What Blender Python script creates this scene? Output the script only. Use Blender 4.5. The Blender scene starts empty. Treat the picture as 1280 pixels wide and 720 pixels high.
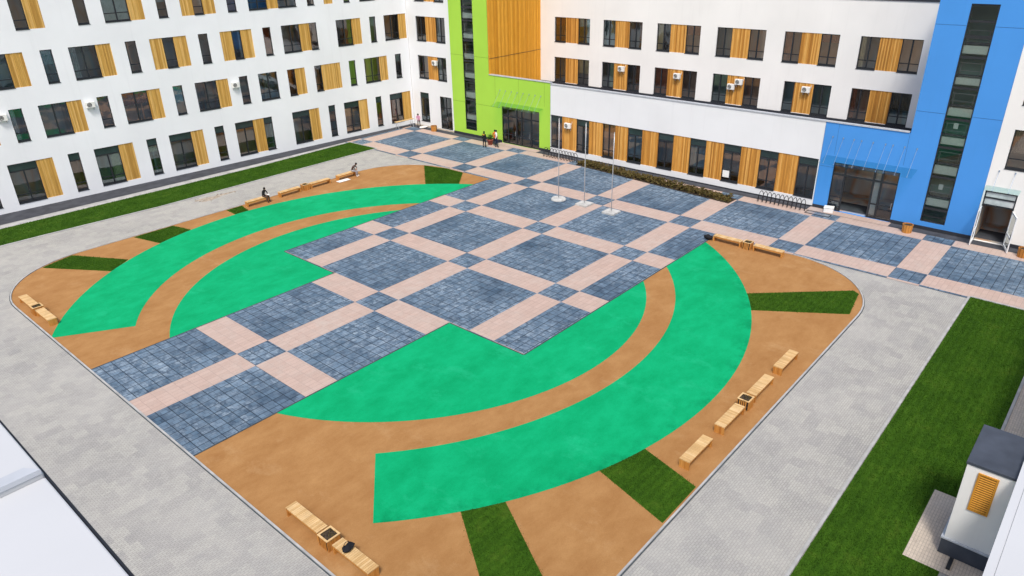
import bpy, bmesh, math, random
import numpy as np
from mathutils import Vector, Matrix
random.seed(7)
rng = np.random.default_rng(11)
scene = bpy.context.scene
COL = scene.collection

# ------------------------------------------------------------------ camera
CAM = Vector((-15.4003, -33.8620, 20.1573))
cam_d = bpy.data.cameras.new("camera")
cam_d.sensor_width = 36.0
cam_d.lens = 36.0 * 904.72 / 1280.0
cam_d.clip_end = 2000
cam_d.clip_start = 0.05
cam = bpy.data.objects.new("camera", cam_d)
COL.objects.link(cam)
def rodrigues(r):
    r = np.array(r); th = np.linalg.norm(r); k = r / th
    K = np.array([[0, -k[2], k[1]], [k[2], 0, -k[0]], [-k[1], k[0], 0]])
    return np.eye(3) + math.sin(th) * K + (1 - math.cos(th)) * K @ K
Rc = rodrigues((1.87189888, -0.864399772, 0.515462736))
M = Matrix(((Rc[0][0], -Rc[1][0], -Rc[2][0]), (Rc[0][1], -Rc[1][1], -Rc[2][1]), (Rc[0][2], -Rc[1][2], -Rc[2][2]))).to_4x4()
M.translation = CAM
cam.matrix_world = M
scene.camera = cam

# ------------------------------------------------------------------ light
SUN_DIR = Vector((-0.45, -0.31, 0.84)).normalized()        # towards the sun
world = bpy.data.worlds.new("World"); scene.world = world
world.use_nodes = True
wn = world.node_tree
sky = wn.nodes.new("ShaderNodeTexSky"); sky.sky_type = 'NISHITA'; sky.sun_disc = False
sky.sun_elevation = math.asin(SUN_DIR.z)
sky.sun_rotation = math.atan2(SUN_DIR.x, SUN_DIR.y)
sky.air_density = 1.0; sky.dust_density = 4.0; sky.ozone_density = 1.0
bg = wn.nodes["Background"]; bg.inputs[1].default_value = 0.128
wn.links.new(sky.outputs[0], bg.inputs[0])
sun_d = bpy.data.lights.new("sun", 'SUN'); sun_d.energy = 2.0; sun_d.angle = math.radians(11)
sun_d.color = (1.0, 0.965, 0.92)
sun = bpy.data.objects.new("sun", sun_d); COL.objects.link(sun)
sun.rotation_euler = SUN_DIR.to_track_quat('Z', 'Y').to_euler()
scene.view_settings.view_transform = 'Standard'
scene.view_settings.look = 'None'
scene.view_settings.exposure = 0.36
scene.view_settings.gamma = 1.0
scene.cycles.use_denoising = True
scene.cycles.max_bounces = 8
scene.cycles.transparent_max_bounces = 12

# ------------------------------------------------------------------ materials
class NT:
    def __init__(s, name):
        s.m = bpy.data.materials.new(name); s.m.use_nodes = True
        s.t = s.m.node_tree; s.n = s.t.nodes; s.l = s.t.links
        s.b = s.n["Principled BSDF"]; s.out = s.n["Material Output"]
    def node(s, typ, **kw):
        n = s.n.new(typ)
        for k, v in kw.items(): setattr(n, k, v)
        return n
    def link(s, a, b): s.l.new(a, b)
    def pos(s):
        return s.node("ShaderNodeNewGeometry").outputs["Position"]
    def obj(s):
        return s.node("ShaderNodeTexCoord").outputs["Object"]
    def noise(s, vec, scale, detail=3, rough=0.55, out="Fac"):
        n = s.node("ShaderNodeTexNoise"); n.inputs["Scale"].default_value = scale
        n.inputs["Detail"].default_value = detail; n.inputs["Roughness"].default_value = rough
        s.link(vec, n.inputs["Vector"]); return n.outputs[out]
    def ramp(s, fac, stops):
        r = s.node("ShaderNodeValToRGB"); e = r.color_ramp.elements
        while len(e) < len(stops): e.new(0.5)
        for i, (p, c) in enumerate(stops):
            e[i].position = p; e[i].color = (c[0], c[1], c[2], 1) if len(c) == 3 else c
        s.link(fac, r.inputs[0]); return r.outputs[0]
    def mix(s, fac, a, b, mode='MIX'):
        m = s.node("ShaderNodeMix"); m.data_type = 'RGBA'; m.blend_type = mode
        if isinstance(fac, (int, float)): m.inputs[0].default_value = fac
        else: s.link(fac, m.inputs[0])
        for v, i in ((a, 6), (b, 7)):
            if isinstance(v, (tuple, list)): m.inputs[i].default_value = (v[0], v[1], v[2], 1)
            else: s.link(v, m.inputs[i])
        return m.outputs[2]
    def math(s, op, a, b=None, c=None):
        m = s.node("ShaderNodeMath"); m.operation = op
        for i, v in enumerate((a, b, c)):
            if v is None: continue
            if isinstance(v, (int, float)): m.inputs[i].default_value = v
            else: s.link(v, m.inputs[i])
        return m.outputs[0]
    def scale(s, vec, xyz):
        m = s.node("ShaderNodeMapping"); m.inputs["Scale"].default_value = xyz
        s.link(vec, m.inputs["Vector"]); return m.outputs[0]
    def brick(s, vec, w, h, c1, c2, mortar, msize=0.02, offset=0.5, bias=0.0):
        b = s.node("ShaderNodeTexBrick"); b.offset = offset
        b.inputs["Scale"].default_value = 1.0
        b.inputs["Brick Width"].default_value = w; b.inputs["Row Height"].default_value = h
        b.inputs["Mortar Size"].default_value = msize; b.inputs["Bias"].default_value = bias
        b.inputs["Mortar Smooth"].default_value = 0.2
        b.inputs["Color1"].default_value = (*c1, 1); b.inputs["Color2"].default_value = (*c2, 1)
        b.inputs["Mortar"].default_value = (*mortar, 1)
        s.link(vec, b.inputs["Vector"]); return b
    def bump(s, h, strength=0.3, dist=0.01):
        b = s.node("ShaderNodeBump"); b.inputs["Strength"].default_value = strength
        b.inputs["Distance"].default_value = dist
        s.link(h, b.inputs["Height"]); s.link(b.outputs[0], s.b.inputs["Normal"])
    def fin(s, col, rough=0.7, spec=0.3, metal=0.0):
        if isinstance(col, (tuple, list)): s.b.inputs["Base Color"].default_value = (*col, 1)
        else: s.link(col, s.b.inputs["Base Color"])
        if isinstance(rough, (int, float)): s.b.inputs["Roughness"].default_value = rough
        else: s.link(rough, s.b.inputs["Roughness"])
        s.b.inputs["Specular IOR Level"].default_value = spec
        s.b.inputs["Metallic"].default_value = metal
        return s.m

MAT = {}
def plain(name, col, rough=0.6, spec=0.3, var=0.12, scale=6.0, metal=0.0):
    t = NT(name); p = t.obj()
    f = t.noise(p, scale, 4)
    lo = tuple(c * (1 - var) for c in col); hi = tuple(min(1, c * (1 + var)) for c in col)
    MAT[name] = t.fin(t.ramp(f, [(0.3, lo), (0.7, hi)]), rough, spec, metal)
    return MAT[name]

def plaster(name, col, var=0.05):
    t = NT(name); p = t.pos()
    big = t.noise(p, 0.22, 3); fine = t.noise(p, 26, 3)
    streak = t.noise(t.scale(p, (2.2, 2.2, 0.12)), 1.0, 4, 0.65)
    c = t.ramp(big, [(0.3, tuple(x * (1 - var) for x in col)), (0.7, tuple(min(.95, x * (1 + var * .6)) for x in col))])
    c = t.mix(t.ramp(streak, [(0.56, (0, 0, 0)), (0.8, (.22, .22, .22))]), c, tuple(x * .78 for x in col))
    t.bump(fine, 0.15, 0.006)
    MAT[name] = t.fin(c, 0.85, 0.2)
plaster('white_plaster', (.865, .885, .905))
plaster('cream_plaster', (.84, .83, .80))
plaster('dimmed_white_plaster', (.77, .785, .795))  # same white plaster, darkened in colour where the sun would overexpose it
plaster('lime_cladding', (.37, .64, .07), .06)
plaster('blue_cladding', (.07, .29, .72), .06)
plain('lime_joint', (.17, .30, .03)); plain('blue_joint', (.04, .15, .36))
plain('dark_metal', (.018, .021, .026), .45, .5)
plain('coping_metal', (.46, .49, .53), .4, .5)
plain('dark_flashing', (.03, .033, .042), .6)
plain('white_metal', (.78, .79, .79), .4, .5, .04)
plain('steel', (.55, .56, .57), .35, .5, .08, metal=.6)
plain('rod_metal', (.36, .47, .60), .35, .5, .05, metal=.7)
plain('concrete', (.48, .48, .46), .9, .2, .2, 3)
plain('kerb_concrete', (.40, .40, .39), .9, .2, .2, 1.5)
plain('black_fabric', (.016, .017, .02), .9, .2, .3)
plain('soil', (.055, .042, .03), 1, .1, .5, 9)
plain('membrane', (.20, .205, .22), .9)
t = NT('room_paint'); p = t.pos()
cc = t.noise(t.scale(p, (.9, .9, .25)), .55, 2, .5)
MAT['room_paint'] = t.fin(t.ramp(cc, [(.34, (.62, .38, .24)), (.44, (.72, .62, .50)), (.52, (.52, .53, .54)), (.60, (.70, .44, .28)), (.7, (.76, .74, .70))]), .9, .1)
plain('stair_paint', (.42, .58, .50), .9, .1, .15, .6)
plain('landing_white', (.84, .86, .80), .7, .2, .05)
plain('ac_white', (.80, .80, .76), .5, .4, .06)
plain('grille_dark', (.05, .055, .06), .5, .4)
plain('blind_brown', (.34, .16, .085), .9, .1, .3, 2)
plain('blind_grey', (.55, .56, .56), .9, .1, .2, 2)
plain('blind_cream', (.74, .60, .40), .9, .1, .15, 2)
plain('spandrel', (.022, .045, .045), .25, .6, .3, .7)
plain('paper', (.82, .82, .80), .8, .2, .03)
plain('skin', (.42, .25, .17), .6, .3)
plain('hair', (.012, .010, .009), .7)
plain('dark_cloth', (.016, .018, .026), .9, .1)
plain('navy_cloth', (.02, .028, .06), .9, .1)
plain('white_cloth', (.75, .73, .70), .9, .1)
plain('orange_cloth', (.62, .14, .03), .9, .1)
plain('pink_cloth', (.62, .30, .42), .9, .1)
plain('yellow_cloth', (.75, .45, .05), .8, .2)
plain('red_print', (.45, .05, .04), .9, .1)
plain('grey_cloth', (.32, .31, .33), .9, .1)
plain('brown_cloth', (.09, .06, .05), .9, .1)
plain('terracotta', (.36, .10, .07), .8)
plain('slate', (.055, .065, .085), .5, .4, .2, 1.5)
plain('black_paint', (.015, .016, .02), .45, .5)
plain('rubble', (.36, .31, .25), 1, .1, .4, 3)
plain('white_panel', (.80, .80, .78), .6)
plain('roof_sheet', (.55, .565, .58), .45, .3, .05, 1.2)
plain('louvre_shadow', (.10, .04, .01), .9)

def wood(name, a, b, c, rough=.6, axis='X', step=.115):
    t = NT(name); p = t.obj()
    sx = t.node("ShaderNodeSeparateXYZ"); t.link(p, sx.inputs[0])
    ix = t.math('FLOOR', t.math('DIVIDE', sx.outputs[axis], step))
    oi = t.node("ShaderNodeObjectInfo")
    wn_ = t.node("ShaderNodeTexWhiteNoise"); wn_.noise_dimensions = '2D'
    cb = t.node("ShaderNodeCombineXYZ"); t.link(ix, cb.inputs[0]); t.link(oi.outputs["Random"], cb.inputs[1])
    t.link(cb.outputs[0], wn_.inputs["Vector"])
    col = t.ramp(wn_.outputs["Value"], [(0, a), (.5, b), (1, c)])
    sc = (22, 22, .9) if axis == 'X' else (1.2, 1.2, 22)
    g = t.noise(t.scale(p, sc), 1.0, 4, .6)
    col = t.mix(t.ramp(g, [(.35, (0, 0, 0)), (.75, (.55, .55, .55))]), col, tuple(x * .55 for x in a))
    t.bump(g, .2, .004)
    MAT[name] = t.fin(col, rough, .3)
wood('wood_yellow', (.50, .27, .055), (.72, .42, .10), (.84, .54, .18))
wood('wood_orange', (.40, .17, .028), (.68, .32, .06), (.86, .48, .13))
wood('wood_amber', (.60, .25, .014), (.76, .345, .024), (.92, .46, .05), step=.17)
wood('bench_wood', (.60, .37, .15), (.72, .48, .22), (.78, .55, .28), axis='Y', step=.094)
wood('tub_wood', (.50, .20, .04), (.60, .26, .055), (.66, .32, .08))
wood('louvre_wood', (.52, .22, .02), (.60, .27, .03), (.62, .29, .04))
wood('plank_wood', (.60, .40, .18), (.66, .45, .2), (.7, .5, .25))

# --- glass: tinted panes, mirror-like at grazing, let the room show
def glass(name, tint, refl, add):
    t = NT(name)
    tr = t.node("ShaderNodeBsdfTransparent"); tr.inputs[0].default_value = (*tint, 1)
    gl = t.node("ShaderNodeBsdfGlossy"); gl.inputs["Roughness"].default_value = .015; gl.inputs[0].default_value = (*refl, 1)
    fr = t.node("ShaderNodeFresnel"); fr.inputs["IOR"].default_value = 1.62
    wob = t.noise(t.pos(), 1.3, 2); bp = t.node("ShaderNodeBump"); bp.inputs["Strength"].default_value = .10; bp.inputs["Distance"].default_value = .03
    t.link(wob, bp.inputs["Height"]); t.link(bp.outputs[0], gl.inputs["Normal"])
    mx = t.node("ShaderNodeMixShader"); t.link(t.math('ADD', t.math('MULTIPLY', fr.outputs[0], 1.3), add), mx.inputs[0])
    t.link(tr.outputs[0], mx.inputs[1]); t.link(gl.outputs[0], mx.inputs[2]); t.link(mx.outputs[0], t.out.inputs[0])
    MAT[name] = t.m
glass('tinted_glass', (.82, .86, .85), (.9, .95, 1), .03)
glass('warm_glass', (.92, .78, .68), (1, .93, .86), .10)
glass('teal_glass', (.62, .84, .86), (.82, .95, 1), .12)
PANES = ('tinted_glass', 'tinted_glass', 'warm_glass', 'teal_glass', 'warm_glass')
t = NT('clear_glass')
tr = t.node("ShaderNodeBsdfTransparent"); tr.inputs[0].default_value = (.88, .95, .92, 1)
gl = t.node("ShaderNodeBsdfGlossy"); gl.inputs["Roughness"].default_value = .02
fr = t.node("ShaderNodeFresnel"); fr.inputs["IOR"].default_value = 1.5
mx = t.node("ShaderNodeMixShader"); t.link(fr.outputs[0], mx.inputs[0])
t.link(tr.outputs[0], mx.inputs[1]); t.link(gl.outputs[0], mx.inputs[2]); t.link(mx.outputs[0], t.out.inputs[0])
MAT['clear_glass'] = t.m
t = NT('canopy_glass')
tr = t.node("ShaderNodeBsdfTransparent"); tr.inputs[0].default_value = (.86, .955, .95, 1)
gl = t.node("ShaderNodeBsdfGlossy"); gl.inputs["Roughness"].default_value = .05
fr = t.node("ShaderNodeFresnel"); fr.inputs["IOR"].default_value = 1.45
gm = t.node("ShaderNodeNewGeometry"); front = t.math('SUBTRACT', 1.0, gm.outputs["Backfacing"])
mx = t.node("ShaderNodeMixShader"); t.link(t.math('MULTIPLY', fr.outputs[0], front), mx.inputs[0])
t.link(tr.outputs[0], mx.inputs[1]); t.link(gl.outputs[0], mx.inputs[2]); t.link(mx.outputs[0], t.out.inputs[0])
MAT['canopy_glass'] = t.m

# --- ground surfaces
def paving(name, c1, c2, mortar, dust, dustamt, w=.6, h=.6, sub=True, msz=.018):
    t = NT(name); p = t.pos()
    b1 = t.brick(p, w, h, c1, c2, mortar, msz, 0.0)
    c = b1.outputs["Color"]
    if sub:
        b2 = t.brick(p, w * .5, h * .5, (1.3, 1.3, 1.28), (.62, .64, .68), (.62, .64, .68), .012, .5)
        c = t.mix(1.0, c, b2.outputs["Color"], 'MULTIPLY')
        cell = t.brick(p, w * .5, h * .5, (0, 0, 0), (1, 1, 1), (0, 0, 0), .016, .5, -.2)
        d1 = t.noise(p, .22, 4, .6); d2 = t.noise(p, 2.6, 4, .7)
        f = t.math('MULTIPLY', t.ramp(d1, [(.36, (.06, .06, .06)), (.60, (1, 1, 1))]), t.ramp(d2, [(.40, (.08, .08, .08)), (.62, (1, 1, 1))]))
        f = t.math('MULTIPLY', f, t.math('ADD', t.math('MULTIPLY', cell.outputs["Color"], .65), .35))
        f = t.math('MULTIPLY', f, t.math('SUBTRACT', 1.0, t.math('MULTIPLY', b1.outputs["Fac"], .9)))
    else:
        d1 = t.noise(p, .28, 5, .62); d2 = t.noise(p, 1.7, 4, .7)
        f = t.math('MULTIPLY', t.ramp(d1, [(.36, (0, 0, 0)), (.68, (1, 1, 1))]), t.ramp(d2, [(.34, (.1, .1, .1)), (.7, (1, 1, 1))]))
    c = t.mix(t.math('MULTIPLY', f, dustamt), c, dust)
    spot = t.noise(p, 3.3, 5, .75)
    c = t.mix(t.ramp(spot, [(.60, (0, 0, 0)), (.74, (.7, .7, .7))]), c, tuple(x * .6 for x in c2))
    fine = t.noise(p, 40, 3)
    c = t.mix(.4, c, t.ramp(fine, [(.3, (.7, .7, .7)), (.7, (1.28, 1.28, 1.28))]), 'MULTIPLY')
    t.bump(b1.outputs["Fac"], .4, -.008)
    MAT[name] = t.fin(c, .75, .3)
paving('dark_paving', (.052, .092, .142), (.104, .158, .220), (.026, .042, .064), (.37, .47, .56), .92, msz=.024)
paving('pink_paving', (.51, .375, .315), (.455, .335, .28), (.36, .27, .235), (.50, .44, .39), .7, .6, .3, False, .011)
paving('beige_paving', (.62, .53, .43), (.54, .46, .37), (.40, .34, .28), (.58, .52, .45), .5, .2, .1, False, .01)
t = NT('grey_paving'); p = t.pos()
b1 = t.brick(p, .2, .1, (.40, .392, .36), (.345, .338, .314), (.235, .23, .218), .009, .5)
b2 = t.brick(t.scale(p, (1, 1, 1)), .6, .6, (1.12, 1.12, 1.1), (.9, .9, .92), (1, 1, 1), .0, .5)
c = t.mix(.9, b1.outputs["Color"], b2.outputs["Color"], 'MULTIPLY')
d1 = t.noise(p, .16, 5, .65); d2 = t.noise(t.scale(p, (1, 1.8, 1)), .8, 5, .7)
c = t.mix(t.ramp(d1, [(.38, (0, 0, 0)), (.66, (.4, .4, .4))]), c, (.48, .465, .43))
c = t.mix(t.ramp(d2, [(.5, (0, 0, 0)), (.78, (.38, .38, .38))]), c, (.28, .285, .28))
fine = t.noise(p, 22, 3)
c = t.mix(.4, c, t.ramp(fine, [(.3, (.75, .75, .75)), (.7, (1.22, 1.22, 1.22))]), 'MULTIPLY')
t.bump(b1.outputs["Fac"], .35, -.006)
MAT['grey_paving'] = t.fin(c, .85, .25)

def rubber(name, a, b, stain, scuff, pale, st=.5, spec=.2, edge=None):
    t = NT(name); p = t.pos()
    wv = t.noise(t.scale(p, (1, 1.6, 1)), .55, 7, .7)
    c = t.ramp(wv, [(.28, a), (.72, b)])
    s2 = t.noise(p, .23, 5, .62)
    c = t.mix(t.ramp(s2, [(.52, (0, 0, 0)), (.74, (st, st, st))]), c, stain)
    s3 = t.noise(t.scale(p, (1.4, .8, 1)), .42, 6, .72)                # worn, paler patches
    c = t.mix(t.ramp(s3, [(.56, (0, 0, 0)), (.72, (.55, .55, .55))]), c, pale)
    s4 = t.noise(p, 2.1, 6, .78)                                       # scuffs and drips
    c = t.mix(t.ramp(s4, [(.64, (0, 0, 0)), (.72, (.6, .6, .6))]), c, scuff)
    if edge:                                                            # grime along the outer rim of the near crescent
        cx, cy, r0, r1 = edge
        vs = t.node("ShaderNodeVectorMath"); vs.operation = 'MULTIPLY'; vs.inputs[1].default_value = (1, 1, 0); t.link(p, vs.inputs[0])
        vd = t.node("ShaderNodeVectorMath"); vd.operation = 'DISTANCE'; vd.inputs[1].default_value = (cx, cy, 0); t.link(vs.outputs[0], vd.inputs[0])
        mr = t.node("ShaderNodeMapRange"); mr.inputs[1].default_value = r0; mr.inputs[2].default_value = r1; t.link(vd.outputs["Value"], mr.inputs[0])
        ne = t.ramp(t.noise(p, .9, 5, .7), [(.46, (0, 0, 0)), (.64, (.85, .85, .85))])
        c = t.mix(t.math('MULTIPLY', mr.outputs[0], ne), c, scuff)
    sp = t.noise(p, 45, 3)
    c = t.mix(.45, c, t.ramp(sp, [(.3, (.72, .72, .72)), (.7, (1.28, 1.28, 1.28))]), 'MULTIPLY')
    t.bump(sp, .3, .005)
    MAT[name] = t.fin(c, .85, spec)
rubber('brown_rubber', (.305, .145, .048), (.420, .228, .088), (.30, .135, .045), (.25, .115, .04), (.46, .28, .13), spec=.12)
rubber('green_rubber', (.0, .290, .102), (.005, .405, .165), (.0, .26, .088), (.0, .21, .075), (.02, .46, .22), st=.7, spec=.1, edge=(11.91, .22, 21.1, 22.0))
plain('edging', (.06, .075, .085), .9, .2, .3, 2)
plain('asphalt', (.060, .064, .075), .9, .2, .25, 1.2)
t = NT('grass'); p = t.pos()
g1 = t.noise(p, .7, 6, .75); g2 = t.noise(p, 24, 2)
ww = t.node("ShaderNodeTexWave"); ww.wave_type = 'BANDS'; ww.bands_direction = 'Y'; ww.inputs["Scale"].default_value = .9
ww.inputs["Distortion"].default_value = .5; ww.inputs["Detail Scale"].default_value = .6; t.link(p, ww.inputs["Vector"])
c = t.ramp(g1, [(.3, (.022, .066, .004)), (.55, (.040, .102, .007)), (.75, (.068, .124, .013))])
c = t.mix(.3, c, t.ramp(ww.outputs["Fac"], [(.0, (.6, .62, .6)), (1, (1.25, 1.22, 1.2))]), 'MULTIPLY')
c = t.mix(.6, c, t.ramp(g2, [(.3, (.55, .6, .5)), (.7, (1.5, 1.45, 1.3))]), 'MULTIPLY')
MAT['grass'] = t.fin(c, .9, .12)
t = NT('shrub_leaf'); p = t.pos()
g1 = t.noise(p, 5, 3); MAT['shrub_leaf'] = t.fin(t.ramp(g1, [(.3, (.05, .04, .012)), (.5, (.12, .085, .03)), (.7, (.06, .075, .02))]), .9, .15)
t = NT('pot_leaf'); p = t.pos()
g1 = t.noise(p, 9, 3); MAT['pot_leaf'] = t.fin(t.ramp(g1, [(.3, (.03, .09, .015)), (.7, (.09, .20, .03))]), .7, .2)

# ------------------------------------------------------------------ mesh helpers
class MB:
    def __init__(s): s.v = []; s.f = []; s.mi = []
    def quad(s, *p, m=0):
        i = len(s.v); s.v += [tuple(x) for x in p]; s.f.append(tuple(range(i, i + len(p)))); s.mi.append(m); return s
    def box(s, x0, x1, y0, y1, z0, z1, m=0):
        i = len(s.v)
        s.v += [(x0, y0, z0), (x1, y0, z0), (x1, y1, z0), (x0, y1, z0), (x0, y0, z1), (x1, y0, z1), (x1, y1, z1), (x0, y1, z1)]
        for f in ((0, 3, 2, 1), (4, 5, 6, 7), (0, 1, 5, 4), (1, 2, 6, 5), (2, 3, 7, 6), (3, 0, 4, 7)):
            s.f.append(tuple(i + k for k in f)); s.mi.append(m)
        return s
    def prism(s, poly, z0, z1, m=0):
        n = len(poly); i = len(s.v)
        s.v += [(p[0], p[1], z0) for p in poly] + [(p[0], p[1], z1) for p in poly]
        s.f.append(tuple(i + n + k for k in range(n))); s.mi.append(m)
        s.f.append(tuple(i + k for k in reversed(range(n)))); s.mi.append(m)
        for k in range(n):
            s.f.append((i + k, i + (k + 1) % n, i + n + (k + 1) % n, i + n + k)); s.mi.append(m)
        return s
    def tube(s, pts, r, n=8, m=0, r1=None, closed=False):
        pts = [Vector(p) for p in pts]; N = len(pts); rings = []
        for k, p in enumerate(pts):
            d = (pts[min(k + 1, N - 1)] - pts[max(k - 1, 0)]).normalized()
            up = Vector((0, 0, 1)) if abs(d.z) < .9 else Vector((1, 0, 0))
            a = d.cross(up).normalized(); b = d.cross(a)
            rr = r if r1 is None else r + (r1 - r) * k / (N - 1)
            i = len(s.v)
            s.v += [tuple(p + (a * math.cos(2 * math.pi * q / n) + b * math.sin(2 * math.pi * q / n)) * rr) for q in range(n)]
            rings.append(i)
        for A, B in zip(rings, rings[1:]):
            for q in range(n):
                s.f.append((A + q, A + (q + 1) % n, B + (q + 1) % n, B + q)); s.mi.append(m)
        s.f.append(tuple(rings[0] + q for q in reversed(range(n)))); s.mi.append(m)
        s.f.append(tuple(rings[-1] + q for q in range(n))); s.mi.append(m)
        return s
    def lathe(s, prof, n=16, c=(0, 0), m=0):
        rings = []
        for (r, z) in prof:
            i = len(s.v); rings.append(i)
            s.v += [(c[0] + r * math.cos(2 * math.pi * q / n), c[1] + r * math.sin(2 * math.pi * q / n), z) for q in range(n)]
        for A, B in zip(rings, rings[1:]):
            for q in range(n):
                s.f.append((A + q, A + (q + 1) % n, B + (q + 1) % n, B + q)); s.mi.append(m)
        s.f.append(tuple(rings[0] + q for q in reversed(range(n)))); s.mi.append(m)
        s.f.append(tuple(rings[-1] + q for q in range(n))); s.mi.append(m)
        return s
    def build(s, name, mat, parent=None, smooth=False, bevel=0):
        me = bpy.data.meshes.new(name); me.from_pydata(s.v, [], s.f)
        mats = mat if isinstance(mat, (list, tuple)) else [mat]
        for m_ in mats: me.materials.append(MAT[m_])
        if len(mats) > 1: me.polygons.foreach_set('material_index', s.mi)
        if smooth: me.polygons.foreach_set('use_smooth', [True] * len(s.f))
        me.update()
        o = bpy.data.objects.new(name, me); COL.objects.link(o)
        if parent is not None: o.parent = parent
        if bevel:
            b = o.modifiers.new('bevel', 'BEVEL'); b.width = bevel; b.segments = 2; b.limit_method = 'ANGLE'
        return o

def tag(o, label=None, cat=None, group=None, kind=None):
    if label: o['label'] = label
    if cat: o['category'] = cat
    if group: o['group'] = group
    if kind: o['kind'] = kind
    return o
def empty(name, loc=(0, 0, 0), rz=0.0):
    o = bpy.data.objects.new(name, None); COL.objects.link(o)
    o.location = loc; o.rotation_euler = (0, 0, rz); o.empty_display_size = .3
    return o
def kids(o): return [c for c in COL.objects if c.parent == o]
def copy_tree(o, parent=None):
    c = o.copy(); COL.objects.link(c)
    if parent is not None: c.parent = parent
    for ch in kids(o): copy_tree(ch, c)
    return c

# ------------------------------------------------------------------ GROUND
def sheet(name, polys, z, mat, kind='structure', label=None, cat=None):
    mb = MB()
    for p in polys: mb.quad(*[(q[0], q[1], z) for q in p])
    return tag(mb.build(name, mat), label, cat, None, kind)
mb = MB(); mb.quad((-400, -400, -.02), (400, -400, -.02), (400, 400, -.02), (-400, 400, -.02))
tag(mb.build('ground', 'rubble'), 'bare earth ground around the school', 'ground', None, 'structure')
sheet('path', [[(-15.5, -34, 0), (42.3, -34, 0), (42.3, 34.5, 0), (-15.5, 38, 0)]], 0.0, 'grey_paving', label='light grey block paved path around the court', cat='path')

# rounded brown court
X0, X1, Y0, Y1, RR = -5.82, 31.72, -24.26, 22.32, 6.3
def rrect(d=0.0, n=14):
    pts = []
    x0, x1, y0, y1, r = X0 - d, X1 + d, Y0 - d, Y1 + d, RR + d
    for cx, cy, a0 in ((x1 - r, y1 - r, 0), (x0 + r, y1 - r, 90), (x0 + r, y0 + r, 180), (x1 - r, y0 + r, 270)):
        for k in range(n + 1):
            a = math.radians(a0 + 90 * k / n); pts.append((cx + r * math.cos(a), cy + r * math.sin(a)))
    return pts
court = rrect()
sheet('brown_court_surface', [court], .006, 'brown_rubber', label='brown rubber court with rounded corners', cat='court surface')
def ring(d0, d1, z0, z1, name, mat):
    a = rrect(d0); b = rrect(d1); mb = MB(); n = len(a)
    for k in range(n):
        k2 = (k + 1) % n
        if k2 == 0: continue                                   # open towards the plaza
        A, B, Cc, D = a[k], a[k2], b[k2], b[k]
        mb.quad((*A, z1), (*B, z1), (*Cc, z1), (*D, z1)); mb.quad((*D, z1), (*Cc, z1), (*Cc, z0), (*D, z0)); mb.quad((*B, z1), (*A, z1), (*A, z0), (*B, z0))
    return tag(mb.build(name, mat), None, None, None, 'structure')
ring(.0, .08, -.01, .06, 'court_kerb', 'kerb_concrete')
ring(.07, .125, -.01, .012, 'court_edging', 'edging')

def arc(c, r, a0, a1, n=48):
    return [(c[0] + r * math.cos(a0 + (a1 - a0) * k / n), c[1] + r * math.sin(a0 + (a1 - a0) * k / n)) for k in range(n + 1)]
def ang(c, p): return math.atan2(p[1] - c[1], p[0] - c[0])
def annulus(ci, ri, co, ro, p_in0, p_out0, p_in1, p_out1, ccw):
    def span(c, p, q_):
        a0, a1 = ang(c, p), ang(c, q_)
        if ccw:
            while a1 < a0: a1 += 2 * math.pi
        else:
            while a1 > a0: a1 -= 2 * math.pi
        return a0, a1
    A = arc(ci, ri, *span(ci, p_in0, p_in1)); B = arc(co, ro, *span(co, p_out0, p_out1))
    return [[A[k], A[k + 1], B[k + 1], B[k]] for k in range(len(A) - 1)]
left_ring = annulus((11.56, -.04), 15.7, (12.05, .21), 20.45, (-2.19, 7.65), (-5.70, 9.89), (23.5, 10.0), (30.0, 9.6), False)
right_ring = annulus((11.85, .88), 18.25, (11.91, .22), 22.04, (-.65, -12.56), (-3.34, -15.72), (24.6, -11.9), (30.6, -11.5), True)
left_disc = [arc((12.14, -1.44), 14.95, 0, math.pi, 72)]
right_disc = [arc((12.03, -1.05), 14.75, math.pi, math.radians(340), 72)]
sheet('green_court_surface', left_ring, .012, 'green_rubber', label='outer green rubber crescent on the side of the white four storey wing', cat='court surface')
sheet('green_court_surface', left_disc, .012, 'green_rubber', label='inner green rubber segment between the walkway and the far crescent', cat='court surface')
sheet('green_court_surface', right_ring, .012, 'green_rubber', label='outer green rubber crescent nearest the camera beside the four benches', cat='court surface')
sheet('green_court_surface', right_disc, .012, 'green_rubber', label='inner green rubber segment below the stepped plaza edge', cat='court surface')

# plaza pattern
S = 1.894; P = 8.0
regs = [(-5.80, 9.85, -6.43, 4.55), (9.85, 31.75, -12.12, 10.52), (31.75, 41.25, -70, 33.0)]
dark, pink = [], []
for (x0, x1, y0, y1) in regs:
    for i in range(-2, 6):
        for (ax, bx, tx) in ((8 * i, 8 * i + S, 0), (8 * i + S, 8 * i + 8, 1)):
            cx0, cx1 = max(ax, x0), min(bx, x1)
            if cx1 - cx0 < .01: continue
            for j in range(-6, 10):
                for (ay, by, ty) in ((-8 * j - S, -8 * j, 0), (-8 * j - 8, -8 * j - S, 1)):
                    cy0, cy1 = max(ay, y0), min(by, y1)
                    if cy1 - cy0 < .01: continue
                    q = [(cx0, cy0), (cx1, cy0), (cx1, cy1), (cx0, cy1)]
                    (dark if tx == ty else pink).append(q)
sheet('plaza_dark_paving', dark, .018, 'dark_paving', label='dark slate blue paving squares of the plaza', cat='paving')
sheet('plaza_pink_paving', pink, .018, 'pink_paving', label='pale pink paving bands of the plaza', cat='paving')
mb = MB()
def strip(x0, x1, y0, y1): mb.box(x0, x1, y0, y1, -.01, .026)
w = .07
strip(-5.8, 9.85 + w, 4.55, 4.55 + w); strip(-5.8, 9.85 - w, -6.43 - w, -6.43)
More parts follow.
